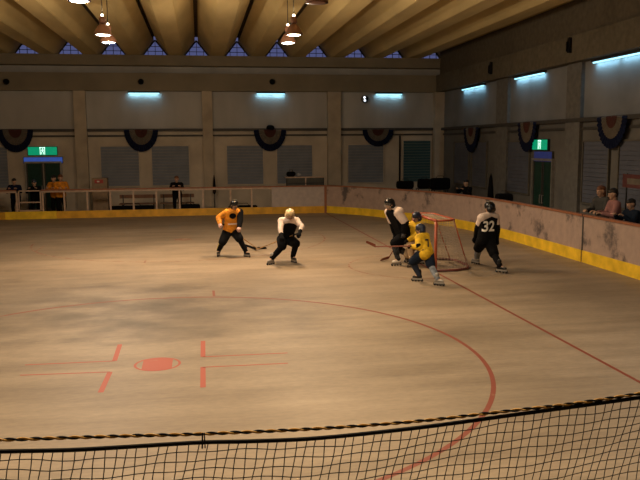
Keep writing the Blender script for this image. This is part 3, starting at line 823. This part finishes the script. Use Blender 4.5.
        if sty.get('cap'):
            blob('cap', [[(Hc + fU*.040*k - face*.010*k, .062*k), (Hc + fU*.042*k + face*.012*k, .056*k)], [(Hc + fU*.034*k + face*.05*k - fR*.028*k, .007*k), (Hc + fU*.034*k + face*.05*k + fR*.028*k, .007*k), (Hc + fU*.026*k + face*.095*k, .006*k)]], sty['cap'], o, voxel=.008)
    return o, dict(P=P, N=N, U=U, R=R, F=F, J=J, sh=sh, Hc=Hc, top=top, root=root)

def patch(o_top, origin, u, v, n, poly_mb, name, m, parent, off=.006):
    """lay flat shapes (x,y in metres on u,v) onto a garment seen along -n"""
    me = o_top.data
    bvh = BVHTree.FromPolygons([vv.co.copy() for vv in me.vertices], [tuple(p.vertices) for p in me.polygons])
    vs = []
    for (x, y, z) in poly_mb.v:
        p = origin + u*x + v*y + n*1.0
        h_ = bvh.ray_cast(p, -n)
        d = h_[0] if h_[0] is not None else None
        vs.append((x, y, d))
    ds = [(d - (origin + u*x + v*y)).dot(n) for x, y, d in vs if d is not None]
    dm = min(ds) if ds else 0
    q = MB(); q.v = [(origin + u*x + v*y + n*(((d - (origin + u*x + v*y)).dot(n) if d is not None else dm) + off)) for x, y, d in vs]; q.v = [tuple(p) for p in q.v]
    q.f = poly_mb.f; q.mi = poly_mb.mi
    ob = q.build(name, m, parent); sd = ob.modifiers.new('t', 'SOLIDIFY'); sd.thickness = .003; sd.offset = 1
    return ob
def grid_shape(w0, w1, h_, n=8):
    mb = MB(); vs = []; fs = []
    for j in range(n+1):
        t = j/n; w_ = w0 + (w1-w0)*t
        for i in range(n+1): vs.append(((i/n-.5)*w_, -h_*t, 0))
    for j in range(n):
        for i in range(n): a = j*(n+1)+i; fs.append((a, a+1, a+n+2, a+n+1))
    return mb.add(vs, fs)
def text_shape(s, size):
    c = bpy.data.curves.new('t', 'FONT'); c.body = s; c.size = size; c.align_x = 'CENTER'; c.align_y = 'CENTER'; c.offset = size*.022; c.resolution_u = 6
    o = bpy.data.objects.new('t', c); col.objects.link(o); bpy.context.view_layer.update()
    me = bpy.data.meshes.new_from_object(o.evaluated_get(bpy.context.evaluated_depsgraph_get()))
    bm = bmesh.new(); bm.from_mesh(me)
    bmesh.ops.triangulate(bm, faces=bm.faces); bmesh.ops.subdivide_edges(bm, edges=[e for e in bm.edges if e.calc_length() > size*.15], cuts=2)
    bmesh.ops.triangulate(bm, faces=bm.faces)
    mb = MB(); bm.verts.index_update(); mb.add([v.co for v in bm.verts], [tuple(v.index for v in f_.verts) for f_ in bm.faces]); bm.free()
    col.objects.unlink(o); bpy.data.objects.remove(o); return mb
def stick(label, heel, top, tip, shaftm, bladem, tapem=None):
    """shaft from the blade's heel up to its butt end; blade lies on the floor"""
    heel = V(heel); top = V(top); tip = V(tip)
    o = thing('hockey_stick', label, 'hockey stick', heel)
    d = (top-heel)
    MB().tube([V((0,0,.02)), d], .014, 8).build('shaft', shaftm, o)
    t = tip - heel; ln = t.length; t.z = 0; t.normalize(); side = V((-t.y, t.x, 0))
    mb = MB(); vs = []; fs = []; n = 8
    for i in range(n+1):
        a = i/n; c_ = t*(a*ln) + side*(.05*a*a) + V((0,0,(tip.z-heel.z)*a)); hgt = .072*(1 - .25*a) if a < .95 else .035
        for sg in (-1, 1):
            for zz in (.0, hgt): vs.append(c_ + side*sg*.006 + V((0,0,zz)))
    for i in range(n):
        a = 4*i; fs += [(a,a+1,a+5,a+4),(a+2,a+6,a+7,a+3),(a+1,a+3,a+7,a+5),(a,a+4,a+6,a+2)]
    fs += [(0,2,3,1), (4*n,4*n+1,4*n+3,4*n+2)]
    mb.add(vs, fs).build('blade', bladem, o)
    MB().tube([d*.86, d*1.0], .018, 8).build('grip_tape', tapem or M_BLACK, o)
    return o
WH_RED = mat('white_red_glove', (.50,.30,.25), .6, var=.4, scale=18)
PL = dict(skate=True, sole=.075, pad=.024, pantpad=.030, pantend=.95, hem=.01)
def stl(**k): d = dict(PL); d.update(k); return d

# player 1: orange jersey, facing the camera, left of the group
fa = G(219, 256); fb = G(246, 257); Y1 = (fa.y+fb.y)/2
figure('person', 'player in bright orange jersey and black trousers, legs wide apart, leftmost on the rink', 'hockey player', ((fa.x+fb.x)/2, Y1, 0), 1.58,
    HY(231, 229.5, Y1+.08), HY(234.5, 205, Y1-.10), (.45,-1,-.15), (.25,-1,0), [HY(239, 232, Y1-.42), HY(220, 224, Y1-.22)], [fb, fa],
    stl(top=M_ORG, pants=M_BLACK, sock=M_BLACK, shoe=[M_BLACKP, M_STEELD], glove=WH_RED, helmet=M_BLACKP, stripe=1, cuff=M_WHITE, sleevemat=[M_BLACK, M_ORG]), footdir=[(.7,-1,0),(-.3,-1,0)],
    elbow=[(.5,.2,-.6), (-1,.4,-.5)], knee=[(.1,-1,0), (-.1,-1,0)])
p1 = bpy.data.objects['person']
# emblem on the chest, dark shoulders
p1top = [c_ for c_ in p1.children if c_.name.startswith('jersey')][0]
rt = V(p1.location)
n_ = V((.1,-1,0)).normalized(); u_ = V((1,.1,0)).normalized()
patch(p1top, HY(232, 215.5, Y1) - rt, u_, V((0,0,1)), n_, MB().add([(.095*math.cos(a_*PI/8), .075*math.sin(a_*PI/8), 0) for a_ in range(16)] + [(0,0,0)], [(i, (i+1)%16, 16) for i in range(16)]), 'chest_emblem', M_BLACK, p1)
patch(p1top, HY(233, 223, Y1) - rt, u_, V((0,0,1)), n_, grid_shape(.30, .30, .035), 'hem_stripe', M_WHITE, p1)
stick('long wooden stick with a black blade held by the orange-jersey player', G(257.5, 249.5, .02), HY(218, 220.5, Y1-.20), G(267, 249, .02), M_WOOD, M_BLACK)

# player 2: white helmet, crouching towards the camera
fa = G(272, 264.5); fb = G(293, 262.5); Y2 = (fa.y+fb.y)/2 
figure('person', 'crouching player in cream helmet, black vest and white sleeves, second from left on the rink', 'hockey player', ((fa.x+fb.x)/2, Y2, 0), 1.68,
    HY(286, 238.5, Y2+.30), HY(290, 214.5, Y2-.22), (.05,-1,-.30), (.0,-1,0), [HY(299.5, 233, Y2-.50), HY(281.5, 237, Y2-.50)], [fb, fa],
    stl(top=M_BLACK, pants=M_BLACK, sock=M_BLACK, shoe=[M_BLACKP, M_STEEL], glove=M_BLACK, helmet=mat('cream_helmet', (.86,.66,.36), .35), sleevemat=M_WHITE, cage=M_BLACKP, yoke=M_WHITE, yokelen=.3, vent=M_BLACKP, sleeve=.8, pad=.010),
    elbow=[(1,-.1,.1), (-.8,.1,.1)], footdir=[(.4,-1,0),(-.8,-.7,0)], knee=[(.3,-1,0), (.2,-1,0)])
stick('stick with a black blade reaching left from the cream-helmeted player', G(256, 250.3, .02), HY(300, 232.5, Y2-.48), G(245.5, 245.5, .02), M_WOOD, M_BLACK)

# player 3: black helmet, white sleeve, facing left
fa = G(398, 265.5); fb = G(411, 262); Y3 = (fa.y+fb.y)/2
_, J3 = figure('person', 'tall player in black helmet with white shoulder leaning left in front of the goal', 'hockey player', ((fa.x+fb.x)/2, Y3, 0), 1.74,
    HY(404, 233, Y3+.02), HY(389.5, 204.5, Y3-.08), (-1,-.45,-.12), (-1,-.35,0), [HY(404, 233, Y3-.30), HY(397, 243, Y3+.22)], [fa, fb],
    stl(top=M_BLACK, pants=M_BLACK, sock=mat('striped_dark_sock', (.03,.032,.036), .8, var=.9, scale=22), shoe=[M_WHITEP, M_BLACKP], glove=[mat('striped_black_glove', (.06,.055,.06), .6, var=.9, scale=30), M_BLACK], helmet=M_BLACKP, cuff=M_WHITE, yoke=M_WHITE, yokelen=.85, yokeback=.026, sleevemat=M_BLACK, cage=M_STEEL),
    elbow=[(.8,-.3,-.2), (.5,.4,-.5)], footdir=[(-1,-.3,0),(-1,-.2,0)], knee=[(-1,-.3,0), (-1,.2,0)])
stick('red-brown stick resting on the floor below the tall player in the white shoulders', G(388.5, 259, .02), HY(406, 229, Y3-.24), G(379, 261, .02), M_WOODR, M_WOODR)

# goalkeeper behind the yellow player
fa = G(412, 267); fb = G(421, 264); Y6 = (fa.y+fb.y)/2 + .15
figure('person', 'player with dark blue helmet mostly hidden behind the yellow-jersey player, tan leg pads', 'hockey player', ((fa.x+fb.x)/2, Y6, 0), 1.56,
    HY(416, 241, Y6), HY(416.5, 217.5, Y6-.12), (-.9,-.6,-.1), (-1,-.4,0), [HY(408.5, 240, Y6-.30), HY(412, 240, Y6+.2)], [fa, fb],
    stl(top=M_YEL, pants=M_TAN, sock=M_TAN, shoe=M_BLACKP, glove=M_BLACK, helmet=M_NAVYP), elbow=[(.5,-.6,-.5), (.5,.5,-.5)])

# player 4: yellow jersey from behind
fa = G(419, 281.5); fb = G(437.5, 286); Y4 = fa.y
_, J4 = figure('person', 'player in yellow jersey seen from behind, nearest the camera beside the goal', 'hockey player', (fa.x*.5+fb.x*.5, (fa.y+fb.y)/2, 0), 1.47,
    HY(425.5, 250.5, Y4-.16), HY(420.5, 229.5, Y4+.16), (-1,.55,-.15), (-.8,.8,0), [HY(412, 246.5, Y4-.05), HY(418.5, 245.5, Y4-.28)], [fa, fb],
    stl(top=M_YEL, pants=M_JEAN, sock=[mat('navy_sock', (.02,.03,.06), .8), M_GREY], shoe=[M_BLACKP, M_STEEL], glove=M_BLACK, helmet=M_NAVYP, cage=M_STEELD, hem=-.05, pad=.022),
    elbow=[(-.3,-.5,-.8), (.9,-.7,-.3)], footdir=[(-.6,.3,0),(.8,-.7,0)], knee=[(-1,.5,0), (-.6,.5,0)])
p4 = J4['top'].parent; rt = V(p4.location); n_ = V((.35,-1,.1)).normalized(); u_ = V((1,.35,0)).normalized()
patch(J4['top'], J4['N'] - J4['U']*.20 , u_, J4['U'], n_, text_shape('7', .26), 'number_seven', M_NAVY, p4)
stick('stick held out to the left by the yellow-jersey player', HY(375.5, 247.5, Y4+.05), HY(416, 246, Y4-.12), HY(367, 242.5, Y4+.05), M_WOODR, M_WOODR)

# player 5: number 32 from behind
fb = G(500, 273.5); fa = G(476.5, 265); Y5 = (fa.y+fb.y)/2
_, J5 = figure('person', 'player with white number 32 on a dark back and white shoulders, right of the goal', 'hockey player', ((fa.x+fb.x)/2, Y5, 0), 1.74,
    HY(486, 238.5, Y5), HY(489.5, 208, Y5+.10), (-.55,1,-.1), (-.35,1,0), [HY(474, 241, Y5+.28), HY(497, 241, Y5+.12)], [fa, fb],
    stl(top=M_BLACK, yoke=M_WHITE, yokelen=.55, pants=M_BLACK, sock=[M_GREY, M_BLACK], shoe=[M_STEEL, M_BLACKP], glove=M_BLACK, helmet=M_BLACKP, cage=M_STEEL, pantend=.98, sleeve=.62, pad=.018),
    elbow=[(-.8,-.3,-.5), (.9,-.2,-.6)], footdir=[(-.4,1,0),(.6,-.6,0)], knee=[(-.4,1,0), (.0,1,0)])
p5 = J5['top'].parent; n_ = V((.12,-1,.06)).normalized(); u_ = V((1,.12,0)).normalized(); v_ = J5['U']
c5 = J5['N'] - J5['U']*.02
patch(J5['top'], c5 - v_*.10 - u_*.03, u_, v_, n_, grid_shape(.24, .40, .22, 10), 'back_panel', M_BLACK, p5, off=.004)
patch(J5['top'], c5 - v_*.25 - u_*.04, u_, v_, n_, text_shape('32', .34), 'number_thirty_two', M_WHITEP, p5, off=.010)
blob('jersey_skirt', [[(J5['P'] + J5['U']*.16 + J5['R']*.085, .125), (J5['P'] + J5['U']*.16 - J5['R']*.085, .125), (J5['P'] - J5['U']*.07 + J5['R']*.09, .135), (J5['P'] - J5['U']*.07 - J5['R']*.09, .135)]], M_BLACK, p5)

# ---- spectators leaning on the back railing
SP = dict(pad=.010, pantpad=.006, pantend=1.9, hem=-.01)
def spectator(label, px, py, Y, h, top, face=(0,-1,-.1), lean=.12, hand=None, X=None, pants=M_BLACK, **k):
    hd = HY(px, py, Y)
    if X is not None: hd = HX(px, py, X)
    d = V(face); d.z = 0; d.normalize(); side = d.cross(V((0,0,1)))
    h = min(1.80, max(1.30, (hd.z + .01)/.925)); pel = V((hd.x, hd.y, 0)) - d*lean
    pel.z = hd.z - math.sqrt((.40*h)**2 - lean**2)
    print('SPECTATOR', round(hd.z,2), round(h,2), round(hd.x,1), round(hd.y,1))
    base = V((pel.x, pel.y, 0))
    st = dict(SP); st.update(top=top, pants=pants); st.update(k)
    feet = [base - side*.11 - d*.03, base + side*.11 - d*.03]
    if hand is None: hand = [V((hd.x, hd.y, 0)) + d*.30 - side*.16 + V((0,0,BH+.06)), V((hd.x, hd.y, 0)) + d*.30 + side*.16 + V((0,0,BH+.06))]
    return figure('person', label, 'spectator', base, h, pel, hd, face, d, hand, feet, st)
YR = RY+.40
spectator('spectator in dark navy top leaning on the railing, farthest left', 14, 181.5, YR, 1.62, M_NAVY, hair=M_HAIR)
spectator('spectator in a dark cap and dark top behind the rink gate', 34, 183, YR, 1.55, M_BLACK, cap=M_NAVYP)
spectator('spectator in yellow jersey with black hair, left one of the yellow pair at the railing', 53.5, 178.5, YR+.1, 1.62, M_ORG, face=(-.3,-1,-.1))
spectator('spectator in yellow jersey with brown hair, right one of the yellow pair at the railing', 60.5, 178, YR, 1.64, M_ORG, hair=M_HAIRB, face=(.4,-1,-.1))
spectator('lone spectator in black jacket with reddish hair leaning at the middle of the railing', 176.5, 179, YR, 1.62, M_BLACK, hair=M_HAIRB)
# ---- spectators behind the right-hand boards
XR = RX + .75
spectator('spectator with brown hair in dark grey top behind the right-hand boards', 601, 191, 0, 1.55, mat('dark_grey_top', (.05,.05,.048), .9), X=XR, face=(-1,-.2,-.1), hair=M_HAIRB, longhair=True)
spectator('spectator with black hair in dusty pink shirt behind the right-hand boards', 613, 194, 0, 1.52, M_PINK, X=XR-.1, face=(-1,.2,-.2))
spectator('spectator in dark blue jacket at the right end of the group behind the boards', 631, 204, 0, 1.40, M_JEAN, X=XR, face=(-1,-.1,-.2))
spectator('small spectator in black seen over the curved boards', 466, 183, 0, 1.40, M_BLACK, X=RX+.6, face=(-1,-.5,-.1))


# ------------------------------------------------------------------ bunting fans
def fan(c, R, wd, ht, lb, top=False):
    o = thing('bunting', lb, 'bunting', c, None)
    org = V((0,0,0))
    def band(nm, r0, r1, m, z):
        mb = MB(); n = 36; vs = []; fs = []
        for i in range(n+1):
            t = PI + PI*i/n
            pl = .035*(1 if i % 2 else -1)*1.0
            for rr in (r0, r1):
                for dz in (0, -.012):
                    vs.append(R @ V((rr*math.cos(t)*wd/2, z - .07 + (.05 + pl*rr*.5) + dz, rr*math.sin(t)*ht)))
        for i in range(n):
            a = 4*i
            fs += [(a, a+2, a+6, a+4), (a+1, a+5, a+7, a+3), (a, a+4, a+5, a+1), (a+2, a+3, a+7, a+6)]
        fs += [(0,1,3,2), (4*n, 4*n+2, 4*n+3, 4*n+1)]
        mb.add(vs, fs).build(nm, m, o)
    band('navy_band', .68, 1.0, M_NAVY, .09)
    band('pale_band', .36, .69, M_CREAM, .095)
    band('red_centre', .04, .37, M_MAROON, .10)
    if top:
        MB().lathe([(.16,0),(.20,.06),(.16,.16),(.08,.2)], (0,-.22,.0)).build('knob', M_BLACK, o, smooth=True)
    return o
for px, lb, tp in ((15, 'navy and red bunting fan above and left of the far exit sign', 0), (141, 'navy and red bunting fan between the first two back-wall pillars', 0), (270, 'navy and red bunting fan with a dark knob on top, mid back wall', 1), (378, 'navy and red bunting fan nearest the far corner on the back wall', 0)):
    c = HY(px, 129.5, BY-.16); fan((c.x, BY-.10, c.z), Rb, 1.52, 1.00 if px != 378 else .8, lb, tp)
for px, y, lb, wd in ((471, 127.5, 'dim bunting fan at the corner end of the right-hand wall', 1.7), (527, 122, 'dim bunting fan left of the exit sign on the right-hand wall', 1.5), (612, 116, 'large dark bunting fan at the near end of the right-hand wall', 1.55)):
    c = HX(px, y, BX-.16); fan((BX-.10, c.y, c.z), Rr, wd, 1.05 if px < 600 else 0.92, lb)

# ------------------------------------------------------------------ wall fluorescent fittings
def add_light(kind, name, loc, parent, energy, color, size=0.3, size_y=None, rot=None, spread=None):
    l = bpy.data.lights.new(name, kind); l.energy = energy; l.color = color
    if kind == 'AREA':
        l.shape = 'RECTANGLE' if size_y else 'DISK'; l.size = size
        if size_y: l.size_y = size_y
        if spread: l.spread = spread
    else: l.shadow_soft_size = size
    o = bpy.data.objects.new(name, l); col.objects.link(o); o.location = loc
    if rot: o.rotation_euler = rot
    if parent: o.parent = parent
    return o
def tube_light(c, R, ln, lb, e):
    o = thing('strip_light', lb, 'strip light', c, None)
    MB().box((-ln/2, 0, .035), (ln/2, .16, .11), R).build('housing', M_STEELD, o)
    MB().tube([R @ V((-ln/2+.03, .09, .02)), R @ V((ln/2-.03, .09, .02))], .028, 10).build('tube', M_TUBE, o, smooth=True)
    for k in (-.5, .5):
        lt = add_light('AREA', 'tube_glow', R @ V((k*ln*.5, .10, -.02)), o, e, (.34, .74, 1), ln*.45, .05)
        # points down and slightly back to the wall
        lt.rotation_euler = (math.radians(38) if R is Rb else 0, 0 if R is Rb else math.radians(-28), 0) if R is Rb else (0, math.radians(-38), 0)
        if R is not Rb:
            lt.data.size = .05; lt.data.size_y = ln*.45
for x0, x1, lb in ((128,160,'first cyan strip light under the back beam, above the second bunting fan'), (256,285,'middle cyan strip light under the back beam, above the knobbed fan'), (375,402,'cyan strip light under the back beam beside the round floodlight')):
    a = HY(x0, 92.5, BY).x; b = HY(x1, 92.5, BY).x
    tube_light(((a+b)/2, BY, ZB-.11), Rb, b-a, lb, 1.5)
for x0, x1, yy, lb in ((464,486,86,'cyan strip light on the right-hand wall nearest the corner'), (517,547,74,'middle cyan strip light on the right-hand wall'), (596,650,57,'nearest and longest-looking cyan strip light on the right-hand wall')):
    a = HX(x0, yy, BX).y; b = HX(x1, yy, BX).y
    tube_light((BX, (a+b)/2, ZB-.11), Rr, abs(b-a), lb, 3.8)

# small round black speakers on the back beam, floodlight, beam brackets
for px, lb in ((7,'round black speaker on the back beam at far left'), (141,'round black speaker on the back beam above the second bunting fan'), (272,'round black speaker on the back beam above the middle strip light')):
    c = HY(px, 82, BY-.45)
    o = thing('beam_speaker', lb, 'speaker', (c.x, BY-.42, c.z), None)
    RR = Matrix.Rotation(PI/2, 3, 'X')
    MB().lathe([(.05,0),(.07,.04),(.13,.14),(.13,.17)], rot=RR).build('horn', M_BLACKP, o, smooth=True)
    MB().lathe([(.02,.14),(.10,.172)], rot=RR).build('grille', M_BLACK, o)
c = HY(365, 99, BY-.3)
o = thing('floodlight', 'small round black floodlight with two white lamps below the back beam', 'floodlight', (c.x, BY, c.z), None)
RR = Matrix.Rotation(PI/2, 3, 'X')
MB().tube([(0, 0, .1), (0, -.16, .1), (0, -.16, 0)], .02).build('bracket', M_STEELD, o)
MB().lathe([(.06,.12),(.16,.18),(.18,.26),(.17,.27)], rot=RR).build('housing', M_BLACKP, o, smooth=True)
ms = mat('small_white_lamp', (.9,.92,1), .4, emit=(.85,.92,1.0), es=1.3)
MB().lathe([(.055,.265),(.055,.29),(.02,.30)], (-.02, 0, .075), rot=RR).build('lamp', ms, o)
MB().lathe([(.055,.265),(.055,.29),(.02,.30)], (0, 0, -.065), rot=RR).build('lamp', ms, o)
for px, py, lb in ((492,68,'small dark bracket on the right beam nearer the corner'), (571,45,'small dark bracket on the right beam nearer the camera')):
    c = HX(px, py, BX-.42)
    o = thing('beam_bracket', lb, 'bracket', (BX-.42, c.y, c.z))
    MB().box((-.10, -.07, -.24), (0, .07, .22)).box((-.16, -.02, -.2), (-.10, .02, .1)).build('bracket', M_BLACKP, o, bevel=.01)
# black drain pipe on the back wall
c = HY(400, 150, BY-.1)
o = thing('drain_pipe', 'thin black pipe running down the back wall left of the teal shutter', 'pipe', (c.x, BY-.07, 0))
MB().tube([(0,0,0), (0,0,ZL-.31)], .04, 10).build('pipe', M_BLACK, o, smooth=True)
for z in (1.0, 2.4): MB().lathe([(.05,-.03),(.05,.03)], (0,0,z)).box((-.03,0,z-.02), (.03,.07,z+.02)).build('clamp', M_STEELD, o)

# ------------------------------------------------------------------ high-bay lamps
def high_bay(loc, m, lb, e, colr, off=False, ceil=None):
    o = thing('high_bay_lamp', lb, 'lamp', loc)
    top = roof_z(loc[0]) - loc[2]
    MB().tube([(0,0,.40), (0,0,(ceil or top))], .012, 6).build('suspension_rod', M_STEELD, o)
    MB().lathe([(.06,.28),(.085,.30),(.085,.42),(.03,.45)]).build('ballast', M_SHADE, o, smooth=True)
    MB().lathe([(.222,0),(.218,.03),(.17,.14),(.09,.24),(.05,.28),(.045,.27),(.085,.23),(.16,.13),(.208,.03),(.214,0)], n=28).build('shade', M_SHADE, o, smooth=True)
    MB().lathe([(.02,-.012),(.15,-.008),(.200,.012),(.200,.02)], n=28).build('lens', m, o, smooth=True)
    MB().lathe([(.01,.452),(.035,.46),(.035,.49),(.01,.51)], n=12).build('indicator', M_LAMPW if not off else M_SHADE, o, smooth=True)
    if e:
        add_light('AREA', 'lamp_light', (0, 0, -.03), o, e, colr, .40, spread=math.radians(158))
        if loc[1] > 15: add_light('POINT', 'back_fill_light', (0, 0, -.13), o, 70 if m is M_LAMPW else 180, (1, .78, .54), .08)  # added warm omni fill to lift the back wall and far floor
        if m is M_LAMPW:
            u = add_light('SPOT', 'top_glow', (0, 0, .56), o, e*.165, UP, .10, rot=(PI, 0, 0)); u.data.spot_size = math.radians(165); u.data.spot_blend = .6
    return o
WARM = (1.0, 0.77, 0.49); WARMF = (1.0, .66, .34); UP = (1.0, .70, .32); WH = (1.0, .80, .60); CO = (.7, .84, 1.0)
LZ = 5.70
def lamp_at(px, py): p = G(px, py, LZ); return (p.x, p.y, LZ)
ceil_z = 7.6
EW = 172
high_bay(lamp_at(103, 35), M_LAMPW, 'warm glowing high-bay lamp at upper left, beside the cool one', EW, WARMF)
high_bay(lamp_at(294, 35), M_LAMPW, 'warm glowing high-bay lamp at upper middle, right of centre', EW*1.15, WARMF)
high_bay(lamp_at(108.5, 42.5), M_LAMPB, 'cool bluish lamp just behind the upper left warm lamp', 40, CO)
high_bay(lamp_at(288, 43), M_LAMPB, 'cool bluish lamp just behind the upper middle warm lamp', 40, CO)
high_bay(lamp_at(79, 1), M_LAMPBW, 'bright cool white lamp cut by the top edge at upper left', 60, CO)
high_bay(lamp_at(317, 3), M_LAMPOFF, 'unlit reddish lamp at the very top of the view', 0, CO, off=True)
# the same lamps go on over the nearer half of the rink, above the frame
for x, y, k in ((-3.5, 12, .72), (2.6, 12, .9), (-3.5, 5.5, .9), (1.8, 5.5, 1.0), (-9, 12, .28)):
    high_bay((x, y, LZ), M_LAMPW, 'warm high-bay lamp hanging over the near part of the rink, above the view', EW*k, WARM).__setitem__('group', 'high-bay lamps above the view')

high_bay((7.0, 6.0, LZ), M_LAMPB, 'added cool fill lamp over the near right of the rink, above the view', 75, CO)  # unseen lamp added to cool the light on the near right floor
# ------------------------------------------------------------------ things standing behind the boards
def bench(label, x0, x1, Y):
    o = thing('bench', label, 'bench', ((x0+x1)/2, Y, 0), None)
    w_ = (x1-x0)/2
    MB().box((-w_, -.20, .42), (w_, .20, .46)).build('seat', M_BENCH, o, bevel=.008)
    MB().box((-w_, .20, .66), (w_, .23, .82)).build('backrest', M_BENCH, o, bevel=.008)
    for sx in (-w_+.15, w_-.15):
        MB().box((sx-.02, -.18, 0), (sx+.02, -.14, .42)).box((sx-.02, -.18, .38), (sx+.02, .2, .42)).build('leg', M_STEELD, o)
        MB().box((sx-.02, .16, 0), (sx+.02, .20, .82)).build('leg', M_STEELD, o)
YB = 33.2
bench('brown wooden bench behind the left part of the railing, by the tan cabinet', HY(119, 195, YB).x, HY(157, 195, YB).x, YB)
bench('brown wooden bench behind the lone spectator in black', HY(160, 195, YB).x, HY(194, 195, YB).x, YB)
def bag(label, c, w_, d_, h_, m=M_BLACK, rz=0.0):
    o = thing('equipment_bag', label, 'bag', c); o.rotation_euler = (0, 0, rz)
    blob('bag_body', [[(V((sx*(w_/2-.10), sy*(d_/2-.10), z)), .10 if z < .2 else .09) for sx in (-1,1) for sy in (-1,1) for z in (.10, max(.12, h_-.09))]], m, o, voxel=.02)
    MB().tube([(-w_*.2, 0, h_-.01), (-w_*.15, 0, h_+.09), (w_*.15, 0, h_+.09), (w_*.2, 0, h_-.01)], .014, 6).build('handle', M_BLACKP, o)
    return o
c = HY(132, 205, 32.6); bag('long dark equipment bag on the floor behind the railing by the cabinet', (c.x, 32.6, 0), 1.9, .42, .40)
c = HY(190, 206, 32.6); bag('dark equipment bag on the floor right of the lone spectator', (c.x, 32.6, 0), .9, .42, .42)
c = HY(243, 208, 32.4); bag('dark equipment bag on the floor behind the last open railing bays', (c.x, 32.4, 0), 1.3, .40, .34)
# tan cabinet with a red and white label
c = HY(100, 178, 33.4)
o = thing('cabinet', 'tan cabinet with a red and white label standing behind the railing', 'cabinet', (c.x, 33.4, 0))
MB().box((-.32, -.25, 0), (.32, .25, c.z)).build('body', mat('tan_cabinet', (.30,.21,.13), .7), o, bevel=.01)
MB().box((-.29, -.27, .08), (.29, -.25, c.z-.34)).build('door', mat('tan_cabinet_door', (.27,.19,.12), .7), o, bevel=.005)
MB().box((-.20, -.262, c.z-.22), (.16, -.25, c.z-.06)).build('red_label', mat('red_label', (.42,.06,.05), .6), o)
MB().box((-.10, -.272, c.z-.17), (.0, -.262, c.z-.11)).build('white_mark', M_WHITEP, o)
# scorer's table with dark panels, behind the whitish board
YT = 32.7
a = HY(286, 177, YT); b = HY(324, 177, YT); w_ = (b.x-a.x)/2; zt = a.z
o = thing('scorer_booth', 'raised dark booth with a pale rail and glazed front behind the whitish board', 'booth', ((a.x+b.x)/2, YT, 0))
MB().box((-w_, -.03, zt-.05), (w_, .55, zt)).build('table_top', M_RAIL, o)
MB().box((-w_+.03, 0, .0), (w_-.03, .03, zt-.05)).build('front_panel', mat('booth_panel', (.07,.07,.06), .5), o)
for x in (-w_, 0, w_-.05): MB().box((x, -.02, 0), (x+.05, .0, zt-.05)).build('post', M_RAIL if x == 0 else M_STEELD, o)
MB().box((-w_+.05, -.025, zt-.30), (w_-.05, -.005, zt-.27)).build('lower_rail', M_STEELD, o)
c = HY(291, 173, YT+.2)
bag('black bag sitting on the booth table behind the whitish board', (c.x, YT+.22, zt), .42, .30, .22)
c = HY(298, 174, YT+.2)
o = thing('white_helmet', 'small whitish helmet beside the black bag on the booth table', 'helmet', (c.x+.04, YT+.22, zt))
blob('shell', [[((0,0,.085), .085), ((.03,0,.08), .075)]], mat('greyish_white_plastic', (.35,.36,.38), .5), o)
MB().box((.02,-.09,.03), (.09,.09,.05)).build('brim', M_BLACKP, o)
# gear behind the curved boards
for px, py, lb, w2, h2, st in ((405,182,'low dark bag on a stand behind the curved boards, nearest the drain pipe',.8,.34,.95), (424,181,'dark bag on a stand behind the middle of the curved boards',.6,.42,.95), (440,180,'larger dark bag on a stand right of its neighbour behind the curved boards',.9,.50,.95), (504,194,'dark bag on a stand behind the boards, right of the rolled flag',.6,.3,.95)):
    p = HY(px, py, 32.6) if px < 430 else (HY(px, py, 31.6) if px < 450 else HX(px, py, RX+.9))
    s_ = thing('gear_stand', 'low dark stand' + lb[lb.index(' behind'):] + ' under its bag', 'stand', (p.x, p.y, 0))
    MB().box((-.33,-.2,st-.04), (.33,.2,st)).build('top', M_STEELD, s_)
    for sx in (-.32, .29):
        for sy in (-.18, .16): MB().box((sx, sy, 0), (sx+.03, sy+.03, st-.04)).build('leg', M_STEELD, s_)
    bag(lb, (p.x, p.y, st), w2, .36, h2)
def rolled(label, p, z1, r_=.07):
    o = thing('rolled_flag', label, 'flag', (p.x, p.y, 0))
    MB().tube([(0,0,0), (0,0,z1)], .018, 8).build('pole', M_STEELD, o)
    MB().lathe([(.02,z1*.45),(r_,z1*.5),(r_*.8,z1*.7),(r_*.5,z1*.9),(.015,z1-.02)], n=14).build('cloth', M_BLACK, o, smooth=True)
p = HX(491, 173, RX+1.2); rolled('dark rolled flag on a pole standing behind the right-hand boards', p, p.z, .12)
p = HY(214, 175, 34.3); rolled('slim dark rolled flag on a pole by the second back pillar', p, p.z, .08)


# ------------------------------------------------------------------ dusk outside, colour management
wd = bpy.data.worlds.new('world'); scene.world = wd; wd.use_nodes = True
nt = wd.node_tree; bg = nt.nodes['Background']; bg.inputs['Color'].default_value = (0.22, 0.24, 0.50, 1); bg.inputs['Strength'].default_value = 0.30
vs_ = scene.view_settings
vs_.view_transform = 'Standard'; vs_.look = 'None'; vs_.gamma = 1.0; vs_.exposure = 0.33; vs_.use_curve_mapping = False
